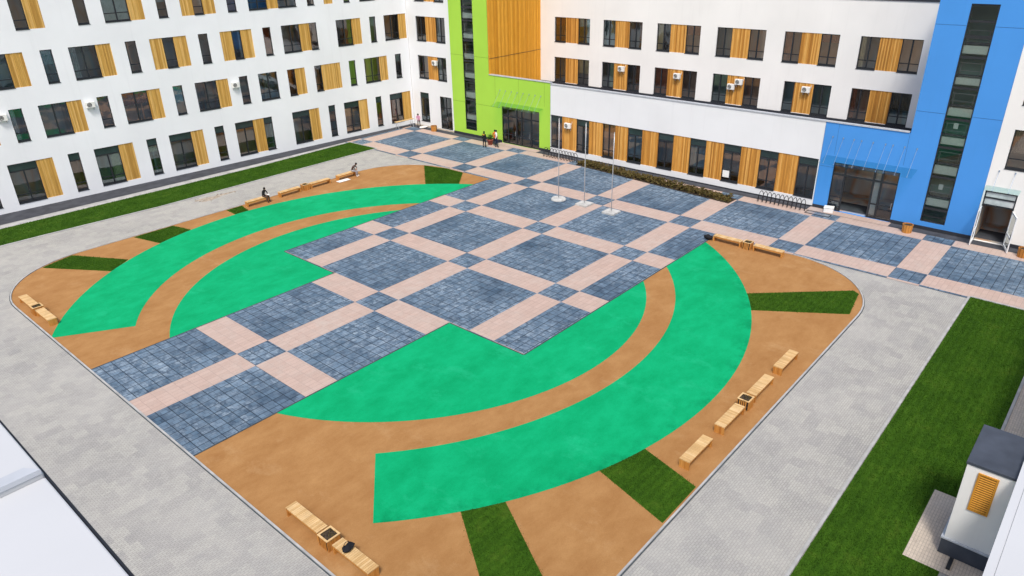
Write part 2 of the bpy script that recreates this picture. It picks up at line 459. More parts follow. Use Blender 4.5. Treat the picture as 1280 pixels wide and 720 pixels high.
strip(9.85 - w, 9.85, 4.55 + w, 10.52); strip(9.85 - w, 9.85, -12.12, -6.43 - w)
strip(9.85, 31.2, 10.52, 10.52 + w); strip(9.85, 31.2, -12.12 - w, -12.12)
tag(mb.build('plaza_edging', 'edging'), None, None, None, 'structure')

# ------------------------------------------------------------------ facade helpers (local frame: X along, Y into the wall, Z up)
def facade(parent, name, s0, s1, z0, z1, holes, mat, y=0.0, depth=.24):
    xs = sorted({s0, s1, *[h[0] for h in holes], *[h[1] for h in holes]})
    zs = sorted({z0, z1, *[h[2] for h in holes], *[h[3] for h in holes]})
    xs = [x for x in xs if s0 <= x <= s1]; zs = [z for z in zs if z0 <= z <= z1]
    m_ = MB()
    for zi in range(len(zs) - 1):
        zc = (zs[zi] + zs[zi + 1]) / 2; run = None
        for xi in range(len(xs) - 1):
            xc = (xs[xi] + xs[xi + 1]) / 2
            inside = any(h[0] < xc < h[1] and h[2] < zc < h[3] for h in holes)
            if not inside and run is None: run = xs[xi]
            if (inside or xi == len(xs) - 2) and run is not None:
                e = xs[xi] if inside else xs[xi + 1]
                m_.quad((run, y, zs[zi]), (e, y, zs[zi]), (e, y, zs[zi + 1]), (run, y, zs[zi + 1])); run = None
    for (a, b, c, d) in holes:
        a_, b_, c_, d_ = max(a, s0), min(b, s1), max(c, z0), min(d, z1)
        m_.quad((a_, y, c_), (b_, y, c_), (b_, y + depth, c_), (a_, y + depth, c_))
        m_.quad((a_, y, d_), (a_, y + depth, d_), (b_, y + depth, d_), (b_, y, d_))
        m_.quad((a_, y, c_), (a_, y + depth, c_), (a_, y + depth, d_), (a_, y, d_))
        m_.quad((b_, y, c_), (b_, y, d_), (b_, y + depth, d_), (b_, y + depth, c_))
    return m_.build(name, mat, parent)

def window(parent, s0, s1, z0, z1, style, y=0.0, blind=None, name='window'):
    f = MB(); ya, yb = y + .11, y + .18; w_ = .065
    bot = .14
    f.box(s0, s0 + w_, ya, yb, z0, z1); f.box(s1 - w_, s1, ya, yb, z0, z1)
    f.box(s0 + w_, s1 - w_, ya, yb, z1 - w_, z1); f.box(s0 + w_, s1 - w_, ya, yb, z0, z0 + bot)
    f.box(s0 - .01, s1 + .01, y - .035, ya - .003, z0 - .03, z0 + .012)          # sill flashing
    top = z1 - w_
    sp = None
    if 'T' in style:
        tz = z1 - .66
        f.box(s0 + w_, s1 - w_, ya, yb, tz - .05, tz + .04); sp = (tz + .04, z1 - w_); top = tz - .05
    if '2' in style:
        xm = (s0 + s1) / 2
        f.box(xm - .055, xm + .055, ya - .012, yb, z0 + bot, top)
    if 'r' in style:
        rz = z0 + .70
        f.box(s0 + w_, s1 - w_, ya + .004, yb - .004, rz - .03, rz + .04)
    fo = f.build(name, 'dark_metal', parent)
    g = MB(); g.quad((s0 + w_, y + .15, z0 + bot), (s1 - w_, y + .15, z0 + bot), (s1 - w_, y + .15, top), (s0 + w_, y + .15, top))
    g.build('pane', random.choice(PANES), fo)
    if sp:
        g = MB(); g.quad((s0 + w_, y + .14, sp[0]), (s1 - w_, y + .14, sp[0]), (s1 - w_, y + .14, sp[1]), (s0 + w_, y + .14, sp[1]))
        for k in range(3):
            zz = sp[0] + (sp[1] - sp[0]) * (k + .5) / 3
            g.box(s0 + w_, s1 - w_, y + .118, y + .136, zz - .05, zz + .05)
        g.build('transom_panel', 'spandrel', fo)
    if blind:
        kind, a, b, c = blind
        bm_ = MB(); x0 = s0 + w_ + (s1 - s0 - 2 * w_) * a; x1 = s0 + w_ + (s1 - s0 - 2 * w_) * b
        n = max(2, int((x1 - x0) / .12)); zb = z1 - (z1 - z0) * c
        for k in range(n):
            xa, xb = x0 + (x1 - x0) * k / n, x0 + (x1 - x0) * (k + 1) / n; xm = (xa + xb) / 2
            bm_.quad((xa, y + .25, zb), (xm, y + .21, zb), (xm, y + .21, z1), (xa, y + .25, z1))
            bm_.quad((xm, y + .21, zb), (xb, y + .25, zb), (xb, y + .25, z1), (xm, y + .21, z1))
        bm_.build('curtain', 'blind_' + kind, fo)
    return fo
def panel(parent, s0, s1, z0, z1, mat, y=0.0, step=.115, name='wood_panel'):
    b = MB(); b.box(s0, s1, y + .10, y + .13, z0, z1)
    k = math.floor(s0 / step)
    while k * step < s1:
        a = max(s0, k * step + .006); c_ = min(s1, (k + 1) * step - .006)
        if c_ - a > .02:
            d = random.choice((.0, .0, .012, .022))
            b.box(a, c_, y + .035 + d, y + .0985, z0 + .004, z1 - .004)
        k += 1
    return b.build(name, mat, parent)
def rand_blind(tone, prob):
    if random.random() > prob: return None
    k = random.choice(tone)
    m_ = random.random()
    if m_ < .35: return (k, 0, 1, random.uniform(.25, .6))
    if m_ < .65: return (k, 0, random.uniform(.25, .5), 1)
    if m_ < .9: return (k, random.uniform(.5, .75), 1, 1)
    return (k, 0, 1, 1)
def rooms(parent, s0, s1, zlist, y, depth, mat, step=6.0):
    """the storeys behind the glass: slabs, back wall and partitions"""
    b = MB()
    ztop, zbot = zlist[-1], zlist[0]
    b.quad((s0, y + depth, zbot), (s1, y + depth, zbot), (s1, y + depth, ztop), (s0, y + depth, ztop))
    for z in zlist: b.box(s0, s1, y + .28, y + depth - .01, z - .15, z + .15)
    n = max(1, int((s1 - s0) / step))
    for k in range(n + 1):
        x = s0 + (s1 - s0) * k / n
        for za, zb in zip(zlist, zlist[1:]): b.box(x - .06, x + .06, y + .285, y + depth - .012, za + .152, zb - .152)
    return b.build('room_interior', mat, parent)

# ------------------------------------------------------------------ LEFT WING
A_L = math.radians(-4.3)
left = tag(empty('school_wing', (22.12, 34.67, 0), A_L), 'long white four storey wing with staggered windows beside the far lawn strip', 'building')
R1, R2, R3, R4 = (.55, 3.92), (5.60, 8.27), (9.88, 12.55), (14.22, 16.9)
LEFT = [
 (R1, 'n', (-29.1, -28.2)), (R1, 'gw', (-27.6, -25.5, -24.3)), (R1, 'n', (-23.5, -22.57)), (R1, 'gw', (-21.38, -19.23, -17.98)), (R1, 'n', (-16.80, -15.88)),
 (R1, 'gw', (-14.69, -12.61, -11.36)), (R1, 'n', (-10.17, -9.25)), (R1, 'gw', (-8.10, -5.98, -4.83)), (R1, 'n', (-3.67, -2.72)),
 (R1, 'gwn', (-1.55, .39, 1.53, 2.49)), (R1, 'gw', (4.79, 6.86, 8.01)), (R1, 'n', (9.18, 10.04)), (R1, 'gw', (11.16, 13.13, 14.25)),
 (R1, 'n', (15.40, 16.22)), (R1, 'gw', (17.37, 19.21, 20.36)),
 (R2, 'n', (-26.6, -25.6)), (R2, 'gw', (-24.4, -22.4, -21.3)), (R2, 'n', (-20.07, -19.10)), (R2, 'gw', (-17.92, -15.75, -14.59)), (R2, 'n', (-13.37, -12.42)),
 (R2, 'gw', (-11.31, -9.11, -7.95)), (R2, 'n', (-6.78, -5.88)), (R2, 'gw', (-4.70, -2.59, -1.43)), (R2, 'n', (-.29, .61)), (R2, 'g', (1.73, 3.80)),
 (R2, 'nw', (4.95, 5.85, 6.97)), (R2, 'nw', (8.11, 8.99, 11.28)), (R2, 'n', (12.38, 13.25)), (R2, 'gw', (14.37, 16.43, 17.46)), (R2, 'n', (18.59, 19.46)),
 (R3, 'n', (-23.2, -22.3)), (R3, 'gw', (-21.1, -19.07, -17.88)), (R3, 'n', (-16.64, -15.74)), (R3, 'gw', (-14.51, -12.39, -11.19)), (R3, 'n', (-9.99, -9.06)),
 (R3, 'wnw', (-7.91, -6.76, -5.76, -4.59)), (R3, 'n', (-3.48, -2.57)), (R3, 'wnw', (-1.39, -.21, .71, 1.82)), (R3, 'n', (2.98, 3.84)),
 (R3, 'gwn', (4.99, 7.03, 8.18, 9.04)), (R3, 'gw', (11.35, 13.32, 14.43)), (R3, 'n', (15.59, 16.42)), (R3, 'gw', (17.51, 19.50, 20.51)),
 (R4, 'gw', (-17.84, -16.86, -15.72)), (R4, 'n', (-13.26, -12.33)), (R4, 'gw', (-11.12, -9.01, -7.79)), (R4, 'n', (-6.62, -5.74)),
 (R4, 'wnw', (-4.54, -3.38, -2.46, -1.34)), (R4, 'n', (-.17, .75)), (R4, 'gwg', (1.94, 3.92, 5.05, 7.07)), (R4, 'n', (8.28, 9.12)),
 (R4, 'w', (10.22, 11.27)), (R4, 'n', (12.61, 13.39)), (R4, 'gw', (14.58, 16.55, 17.69)), (R4, 'n', (18.72, 19.65))]
facade(left, 'wall', -34, 20.66, 0, 18.9, [(b[0], b[-1], z[0], z[1]) for z, _, b in LEFT], 'white_plaster')
for z, ty, b in LEFT:
    gf = z is R1
    for k, ch in enumerate(ty):
        if ch == 'w': panel(left, b[k], b[k + 1], z[0], z[1], 'wood_yellow')
        else:
            wide = b[k + 1] - b[k] > 1.5
            window(left, b[k], b[k + 1], z[0], z[1], ('T' if gf else '') + ('2' if wide else '') + ('r' if random.random() < .8 else ''),
                   blind=rand_blind(('grey', 'brown', 'grey', 'cream'), .5 if not gf else .22))
rooms(left, -33.9, 20.5, [.0, 4.55, 8.9, 13.2, 17.6], 0, 2.0, 'room_paint')
mb = MB(); mb.box(-34, 20.66, 4.3, 14, 0, 18.6); mb.box(-34, 20.66, .001, 4.299, 18.0, 18.62); mb.build('roof', 'membrane', left)
mb = MB(); mb.box(-34, 20.7, -.08, .5, 18.9, 19.0); mb.build('coping', 'coping_metal', left)
# short return wall of the same wing, facing the camera side (world x = 42.75)
def rframe(x, name='facade'):                                    # local X = -world y, local Y = +world x
    return (x, 0, 0), math.radians(-90)

# ------------------------------------------------------------------ CORNER BLOCK
corner = tag(empty('school_block', *rframe(42.75)), 'narrow white corner block between the long wing and the lime green tower', 'building')
k_ = 58.15 / 57.6
def ys(y): return -(-33.86 + (y + 33.86) * k_)
CN = [((9.66, 12.32), 'gwg', (ys(31.05), ys(29.48), ys(27.89), ys(26.37))), ((5.50, 8.08), 'gwg', (ys(31.11), ys(29.48), ys(27.95), ys(26.47))),
      ((13.9, 16.6), 'gwg', (ys(31.05), ys(29.48), ys(27.89), ys(26.37)))]
holes = [(b[0], b[-1], z[0], z[1]) for z, _, b in CN] + [(ys(31.2), ys(29.69), .5, 3.88), (ys(27.85), ys(25.95), .02, 3.75)]
facade(corner, 'wall', -33.12, -25.5, 0, 18.9, holes, 'dimmed_white_plaster')
for z, ty, b in CN:
    for k, ch in enumerate(ty):
        if ch == 'w': panel(corner, b[k], b[k + 1], z[0], z[1], 'wood_orange')
        else: window(corner, b[k], b[k + 1], z[0], z[1], '2r', blind=rand_blind(('brown', 'cream', 'grey'), .6))
window(corner, ys(31.2), ys(29.69), .5, 3.88, 'T2r')
d = MB(); a, b_ = ys(27.85), ys(25.95)
for x in (a, b_ - .08, (a + b_) / 2 - .05): d.box(x, x + .09, .06, .16, .02, 3.75)
for z in (.02, 1.0, 2.45, 3.66): d.box(a + .09, b_ - .08, .066, .154, z, z + .09)
dr = d.build('door', 'dark_metal', corner)
g = MB(); g.quad((a, .11, .02), (b_, .11, .02), (b_, .11, 3.75), (a, .11, 3.75)); g.build('pane', 'tinted_glass', dr)
g = MB(); g.tube([((a + b_) / 2 + .16, .0, .95), ((a + b_) / 2 + .16, .0, 1.5)], .02); g.build('handle', 'steel', dr)
rooms(corner, -33.0, -25.6, [0, 4.45, 8.75, 13.0, 17.5], 0, 2.6, 'room_paint', 4)
mb = MB(); mb.box(-33.12, -25.5, 4.1, 10, 0, 18.5); mb.box(-33.12, -25.5, .001, 4.099, 18.0, 18.52); mb.build('roof', 'membrane', corner)
mb = MB(); mb.box(-33.2, -25.5, -.08, .4, 18.9, 19.0); mb.build('coping', 'coping_metal', corner)

# ------------------------------------------------------------------ stair glazing common to both towers
LAND = [(1.87, 2.42), (4.26, 4.88), (6.40, 6.92), (8.40, 8.95), (10.52, 10.98), (12.53, 13.05)]
def stair_glazing(parent, s0, s1, z0, z1, paper=False):
    f = MB(); w_ = .08
    f.box(s0, s0 + w_, .05, .17, z0, z1); f.box(s1 - w_, s1, .05, .17, z0, z1)
    f.box(s0 + w_, s1 - w_, .05, .17, z0, z0 + .1); f.box(s0 + w_, s1 - w_, .05, .17, z1 - .1, z1)
    for (a, b) in LAND:
        f.box(s0 + w_, s1 - w_, .055, .165, a - .30, a - .14)
        f.box(s0 + w_, s1 - w_, .06, .16, b + .16, b + .22)
    f.box(s0 + w_, s1 - w_, .06, .16, 13.5, 13.72); f.box(s0 + w_, s1 - w_, .06, .16, 14.5, 14.65)
    f.box(s0 + w_, s1 - w_, .06, .16, 1.05, 1.1)
    fo = f.build('stair_window', 'dark_metal', parent)
    g = MB(); g.quad((s0 + w_, .11, z0 + .1), (s1 - w_, .11, z0 + .1), (s1 - w_, .11, z1 - .1), (s0 + w_, .11, z1 - .1)); g.build('pane', 'clear_glass', fo)
    for k, (a, b) in enumerate(LAND):
        l = MB(); l.box(s0 + .03, s1 - .03, .172, 1.6, a, b); l.build('stair_landing', 'landing_white', parent)
        r = MB()
        for zz in (.45, .95): r.tube([(s0, .26, b + zz), (s1, .26, b + zz)], .022, 6)
        for x in (s0 + .22, s1 - .22): r.tube([(x, .26, b), (x, .26, b + .95)], .03, 6)
        r.build('railing', 'steel', parent)
    if paper:
        for zc in (7.75, 3.35):
            q = MB(); xm = (s0 + s1) / 2; q.box(xm - .17, xm + .12, .125, .135, zc - .2, zc + .2); q.build('notice', 'paper', fo)
    c = MB(); c.quad((s0 - 1.6, 3.4, 0), (s1 + 1.6, 3.4, 0), (s1 + 1.6, 3.4, z1), (s0 - 1.6, 3.4, z1))
    c.quad((s0 - 1.6, .2, 0), (s0 - 1.6, 3.4, 0), (s0 - 1.6, 3.4, z1), (s0 - 1.6, .2, z1)); c.quad((s1 + 1.6, .2, 0), (s1 + 1.6, 3.4, 0), (s1 + 1.6, 3.4, z1), (s1 + 1.6, .2, z1))
    c.quad((s0 - 1.6, .2, .3), (s1 + 1.6, .2, .3), (s1 + 1.6, 3.4, .3), (s0 - 1.6, 3.4, .3))
    for i, (a, b) in enumerate(LAND):                             # sloping flights between landings
        za, zb = (LAND[i - 1][1] if i else .3), b
        c.quad((s0 - 1.2, 1.6 if i % 2 else 3.2, za), (s1 + 1.2, 1.6 if i % 2 else 3.2, za), (s1 + 1.2, 3.2 if i % 2 else 1.6, zb), (s0 - 1.2, 3.2 if i % 2 else 1.6, zb))
    c.build('stairwell', 'stair_paint', parent)

def rod_canopy(parent, s0, s1, zw, zf, out, rods, ztop, mat='canopy_glass'):
    g = MB(); g.box(s0, s1, -out, -.01, 0, .022)
    for i, v in enumerate(g.v):
        fz = zw + (zf - zw) * (-v[1] / out); g.v[i] = (v[0], v[1], fz + v[2])
    co = g.build('canopy', mat, parent)
    for r in rods:
        b = MB(); b.tube([(r, -.03, ztop), (r, -out + .12, zf + .03)], .011, 6)
        b.box(r - .04, r + .04, -.03, -.002, ztop - .06, ztop + .06); b.box(r - .035, r + .035, -out + .08, -out + .16, zf + .025, zf + .05)
        b.build('canopy_rod', 'rod_metal', co)
    return co

# ------------------------------------------------------------------ LIME TOWER
lime = tag(empty('stair_tower', *rframe(42.2)), 'lime green stair tower with a low lime entrance and an amber wood side', 'building')
s0, s1 = -25.70, -20.05
facade(lime, 'tower_wall', s0, s1, 0, 18.6, [(-23.82, -22.12, .72, 16.2)], 'lime_cladding', depth=.3)
stair_glazing(lime, -23.82, -22.12, .72, 16.2)
mb = MB(); mb.quad((s0, 0, 0), (s0, 1.2, 0), (s0, 1.2, 18.6), (s0, 0, 18.6)); mb.quad((s0, 0, 18.6), (s1, 0, 18.6), (s1, 8.6, 18.6), (s0, 8.6, 18.6)); mb.build('tower_roof', 'lime_cladding', lime)
# amber wood flank, faces the camera side (-y): local X = s1
side = empty('wood_flank'); side.parent = lime; side.location = (s1, 0, 0); side.rotation_euler = (0, 0, math.radians(90))
p_ = panel(side, 0.02, 8.62, 4.6, 18.6, 'wood_amber', y=-.14, step=.17, name='wood_cladding')
mb = MB(); mb.box(.02, 8.62, -.1205, -.103, 8.66, 8.69); mb.build('panel_joint', 'dark_flashing', side)
# low entrance wall
e0, e1 = s1, -11.74
facade(lime, 'entrance_wall', e0, e1, 0, 7.02, [(-18.36, -13.18, .02, 3.95)], 'lime_cladding', y=0.0, depth=.3)
mb = MB(); mb.box(e0 + .01, e1, -.05, .34, 7.02, 7.10); mb.build('coping', 'coping_metal', lime)
mb = MB(); mb.quad((e0, .35, 5.0), (e1, .35, 5.0), (e1, 8.6, 5.0), (e0, 8.6, 5.0)); mb.quad((e0, .34, 5), (e1, .34, 5), (e1, .34, 7.02), (e0, .34, 7.02)); mb.build('entrance_roof', 'membrane', lime)
def joint(parent, mat, *b):
    j = MB(); j.box(b[0], b[1], -.006, -.001, b[2], b[3]); return j.build('panel_joint', mat, parent)
for zz in (8.74, 3.75): joint(lime, 'lime_joint', s0, -23.84, zz - .015, zz + .015); joint(lime, 'lime_joint', -22.10, s1 if zz > 5 else -18.5, zz - .015, zz + .015)
for ss in (-19.2, -15.9, -12.5): joint(lime, 'lime_joint', ss - .012, ss + .012, 4.6, 7.0)
def shopfront(parent, segs, z0, z1, tz, mid, name, openings=()):
    """segs: boundaries of bays along s; every bay has a transom, a mid rail and glass"""
    for k in range(len(segs) - 1):
        a, b = segs[k], segs[k + 1]
        f = MB()
        f.box(a, a + .07, .10, .2, z0, z1); f.box(b - .07, b, .10, .2, z0, z1)
        f.box(a + .07, b - .07, .10, .2, z1 - .08, z1); f.box(a + .07, b - .07, .10, .2, tz - .06, tz + .06)
        if k not in openings:
            f.box(a + .07, b - .07, .10, .2, z0, z0 + .12); f.box(a + .07, b - .07, .105, .195, mid - .04, mid + .04)
        leaf = 'door' if k in name else 'glazing_bay'
        fo = f.build(leaf, 'dark_metal', parent)
        g = MB(); zb = tz + .06 if k in openings else z0 + .12
        g.quad((a + .07, .15, zb), (b - .07, .15, zb), (b - .07, .15, z1 - .08), (a + .07, .15, z1 - .08)); g.build('pane', 'tinted_glass', fo)
        if leaf == 'door' and k not in openings:
            h = MB(); h.tube([(b - .16, .06, 1.0), (b - .16, .06, 1.5)], .02, 6); h.build('handle', 'steel', fo)
shopfront(lime, (-18.36, -17.55, -16.35, -15.65, -14.35, -13.18), .02, 3.95, 2.95, 1.05, (1, 3))
rooms(lime, -20.0, -11.8, [0.0, 4.45], 0, 5, 'room_paint', 8.2)
rod_canopy(lime, -18.9, -12.62, 4.36, 4.08, 1.3, (-18.5, -17.7, -16.9, -16.1, -15.3, -14.5, -13.7, -12.95), 5.6)
for a, b_ in ((s0, -18.36), (-13.18, e1)):
    mb = MB(); mb.box(a, b_, -.06, -.001, 0, .30); mb.build('plinth', 'dark_flashing', lime)

# ------------------------------------------------------------------ BACK BLOCK (upper storeys set back behind a low extension)
back = tag(empty('school_wing', *rframe(42.2)), 'white wing with a low wood panelled front between the lime and blue towers', 'building')
UY = 8.6
UP = []
for k in range(6):
    a = -17.98 + 6.424 * k
    UP += [((9.60, 12.2), 'gwg', (a, a + 1.51, a + 3.19, a + 4.74)), ((5.34, 8.0), 'gwg' if k != 4 else 'hwg', (a + (.55 if k == 4 else 0), a + 1.51, a + 3.19, a + 4.74))]
facade(back, 'upper_wall', -20.03, 26.0, 4.6, 15.0, [(b[0], b[-1], z[0], z[1]) for z, _, b in UP], 'cream_plaster', y=UY)
for z, ty, b in UP:
    for k, ch in enumerate(ty):
        if ch == 'w': panel(back, b[k], b[k + 1], z[0], z[1], 'wood_orange', y=UY)
        else: window(back, b[k], b[k + 1], z[0], z[1], ('2' if ch == 'g' else '') + 'r', y=UY, blind=rand_blind(('brown', 'cream', 'brown', 'grey', 'brown'), .8))
rooms(back, -19.9, 25.9, [4.5, 8.75, 13.2], UY, 1.7, 'room_paint', 3.2)
mb = MB(); mb.box(-20.03, 26.0, UY - .06, UY + .5, 15.0, 15.16); mb.build('roof_coping', 'dark_flashing', back)
mb = MB(); mb.box(-20.03, 26.0, UY + 4.1, UY + 12, 0, 14.7); mb.box(-20.03, 26.0, UY + .002, UY + 4.099, 14.2, 14.72); mb.build('roof', 'membrane', back)
mb = MB(); mb.box(-20.03, 21.3, UY - .10, UY - .002, 4.7, 5.30); mb.build('flashing', 'dark_flashing', back)
# extension
G0, G1 = -11.72, 15.28
bnd = [-11.69, -10.25, -8.49, -6.95, -5.35, -3.92, -2.51, -.94, .75, 2.32, 3.97, 5.52, 7.15, 8.76, 10.40, 11.96, 13.62, 15.20]
facade(back, 'extension_wall', G0, G1, 0, 6.90, [(bnd[0], bnd[-1], .66, 3.93)], 'dimmed_white_plaster', y=0.0)
for k in range(len(bnd) - 1):
    if k % 2 == 0:
        wdw = window(back, bnd[k], bnd[k + 1], .66, 3.93, '2r' if k == 4 else 'T2r', blind=('cream', 0, 1, 1) if k == 4 else rand_blind(('grey', 'brown'), .25))  # full cream curtain in one bay stands in for a warm lit room
        if k == 12:
            q = MB(); q.box(bnd[k] + .12, bnd[k] + .72, .105, .109, 1.0, 1.6); q.build('notice', 'paper', wdw)
    else: panel(back, bnd[k], bnd[k + 1], .66, 3.93, 'wood_orange')
rooms(back, G0 + .1, G1 - .1, [0.1, 4.4], 0, 3, 'room_paint', 5)
mb = MB(); mb.box(G0, 21.2, -.06, .26, 6.90, 6.98); mb.build('parapet_coping', 'coping_metal', back)
mb = MB(); mb.quad((G0, .26, 4.7), (21.3, .26, 4.7), (21.3, UY, 4.7), (G0, UY, 4.7)); mb.quad((G0, .255, 4.7), (21.3, .255, 4.7), (21.3, .255, 6.90), (G0, .255, 6.90)); mb.build('extension_roof', 'membrane', back)
mb = MB(); mb.box(G0, G1, -.05, -.001, 0, .12); mb.build('plinth', 'dark_flashing', back)

# ------------------------------------------------------------------ BLUE TOWER
blue = tag(empty('stair_tower', *rframe(42.2)), 'bright blue stair tower with a tall glazed stair window and a low blue entrance', 'building')
s0, s1 = 21.28, 26.60
facade(blue, 'tower_wall', s0, s1, 0, 18.4, [(23.16, 24.80, .62, 15.65)], 'blue_cladding', depth=.3)
stair_glazing(blue, 23.16, 24.80, .62, 15.65, True)
mb = MB(); mb.quad((s0, 0, 7.0), (s0, 10, 7.0), (s0, 10, 18.4), (s0, 0, 18.4)); mb.quad((s1, 0, 0), (s1, .6, 0), (s1, .6, 18.4), (s1, 0, 18.4))
mb.quad((s0, 0, 18.4), (s1, 0, 18.4), (s1, 10, 18.4), (s0, 10, 18.4)); mb.build('tower_side', 'blue_cladding', blue)
facade(blue, 'entrance_wall', G1 + .02, s0, 0, 6.895, [(16.39, 21.18, .02, 3.9)], 'blue_cladding', depth=.3)
shopfront(blue, (16.39, 17.32, 19.45, 20.02, 21.18), .02, 3.9, 2.95, 1.15, (1, 3), openings=(1,))
mb = MB(); mb.box(19.42, 19.85, .45, .75, 0, 4.3); mb.build('column', 'landing_white', blue)
rooms(blue, G1 + .1, s0 + .02, [0, 4.4], 0, 5, 'room_paint', 8)
rod_canopy(blue, 15.66, 22.25, 4.34, 4.02, 1.42, (15.97, 16.76, 17.55, 18.10, 18.92, 19.79, 20.30, 21.10, 21.93), 5.83)
for zz in (14.3, 8.5): joint(blue, 'blue_joint', s0 + .02, 23.14, zz - .015, zz + .015); joint(blue, 'blue_joint', 24.82, s1 - .02, zz - .015, zz + .015)
for ss in (16.3, 21.25): joint(blue, 'blue_joint', ss - .012, ss + .012, 4.5, 6.95)
joint(blue, 'blue_joint', G1 + .05, 16.36, 3.46, 3.49)
for a, b_ in ((G1 + .02, 16.37), (21.2, s1)):
    mb = MB(); mb.box(a, b_, -.05, -.001, 0, .28); mb.build('plinth', 'dark_flashing', blue)

# ------------------------------------------------------------------ WING RIGHT OF THE BLUE TOWER
rwing = tag(empty('school_wing', *rframe(42.2)), 'white wing right of the blue tower with an open white double door', 'building')
RW = [((5.36, 8.02), (27.42, 30.4)), ((9.62, 12.2), (27.42, 30.4)), ((13.9, 16.4), (27.42, 30.4))]
facade(rwing, 'wall', 26.61, 33.84, 0, 18.6, [(b[0], b[1], z[0], z[1]) for z, b in RW] + [(26.72, 28.64, .02, 3.70)], 'cream_plaster', y=.02)
for z, b in RW: window(rwing, b[0], b[1], z[0], z[1], '2r', y=.02, blind=rand_blind(('cream', 'grey'), .5))
mb = MB()
for z in (2.62, 3.15, 3.6): mb.box(26.80, 28.56, .10, .2, z, z + .10)
mb.box(26.72, 26.80, .10, .2, .02, 3.7); mb.box(28.56, 28.64, .10, .2, .02, 3.7)
df = mb.build('door_frame', 'dark_metal', rwing)
mb = MB(); mb.quad((26.8, .15, 2.72), (28.56, .15, 2.72), (28.56, .15, 3.6), (26.8, .15, 3.6)); mb.build('transom_panel', 'blind_grey', df)
def leaf(p, q_):
    d = Vector((q_[0] - p[0], q_[1] - p[1], 0)); L = d.length
    e = empty('door'); e.parent = rwing; e.location = (p[0], p[1], 0); e.rotation_euler = (0, 0, math.atan2(d.y, d.x))
    f = MB(); f.box(0, .10, -.03, .03, .05, 2.58); f.box(L - .10, L, -.03, .03, .05, 2.58)
    for z0_, z1_ in ((.05, .2), (.95, 1.07), (2.46, 2.58)): f.box(.1, L - .1, -.03, .03, z0_, z1_)
    f.build('leaf_frame', 'white_metal', e)
    g = MB(); g.quad((.1, 0, .2), (L - .1, 0, .2), (L - .1, 0, 2.46), (.1, 0, 2.46)); g.build('pane', 'tinted_glass', e)
    h = MB(); h.tube([(L - .06, -.06, 1.0), (L - .06, -.06, 1.35)], .015, 6); h.build('handle', 'dark_metal', e)
leaf((26.76, -.05), (26.80, -1.30)); leaf((28.62, -.05), (29.08, -1.38))
rod_canopy(rwing, 26.68, 28.75, 4.05, 3.95, 1.0, (27.2, 28.15), 5.15)
rooms(rwing, 26.7, 33.8, [0, 4.45, 8.75, 13.0, 17.4], 0.02, 4, 'room_paint', 3.6)
for par, a, b_ in ((rwing, 26.75, 33.8), (blue, G1 + .15, s0), (lime, -19.95, -11.85)):
    fl = MB(); fl.quad((a, .25, .156), (b_, .25, .156), (b_, 2.3, .156), (a, 2.3, .156)); fl.build('lobby_floor', 'asphalt', par)
for a, b_ in ((26.61, 26.70), (28.68, 33.84)):
    mb = MB(); mb.box(a, b_, -.03, .019, 0, .28); mb.build('plinth', 'dark_flashing', rwing)
mb = MB(); mb.box(26.61, 33.84, 4.1, 10, 0, 18.4); mb.box(26.61, 33.84, .022, 4.099, 18, 18.42); mb.build('roof', 'membrane', rwing)

# ------------------------------------------------------------------ NEAR WINGS (the roof edges under the camera)
near = tag(empty('school_wing', (0, 0, 0)), 'white roof edge with a black rim in the lower left corner', 'building')
ZR = 19.0
mb = MB(); mb.box(-27, -15.16, -34.5, -27, 0, ZR - .06); mb.build('wall', 'white_plaster', near)  # unseen length of the wing cut short to lighten its shadow on the path
mb = MB(); mb.box(-15.95, -15.121, -32.08, -27, ZR - .058, ZR + .012); mb.box(-15.95, -15.121, -34.45, -32.082, ZR - .058, ZR); mb.build('coping', 'roof_sheet', near, bevel=.004)
mb = MB(); mb.box(-15.1195, -15.114, -33.8, -27, ZR - .12, ZR - .002); mb.build('roof_rim', 'black_paint', near)
mb = MB()                                                        # lapped joint of the coping sheets
mb.prism([(-15.95, -32.085), (-15.125, -32.083), (-15.15, -32.045), (-15.95, -32.045)], ZR + .0125, ZR + .026)
jo = mb.build('coping_joint', 'coping_metal', near)
near2 = tag(empty('school_wing', (0, 0, 0)), 'near school wing seen as a white parapet edge at the lower right corner', 'building')
mb = MB(); mb.box(-15.15, -11, -46, -33.87, 0, ZR - .06); mb.build('wall', 'white_plaster', near2)
mb = MB(); mb.box(-15.10, -11, -33.8795, -33.862, ZR - .058, ZR); mb.box(-15.10, -11, -34.4, -33.88, ZR - .058, ZR + .0015); mb.build('coping', 'roof_sheet', near2)

mb = MB(); mb.box(-10.99, 42.1, -44, -33.88, 0, 4.25); mb.build('unseen_low_wall', 'white_plaster', near2)  # unseen part of the wing, kept low to let the sun past
mb = MB(); mb.box(-10.99, 42.1, -44, -33.9, 4.251, 4.4); mb.build('unseen_low_roof', 'membrane', near2)

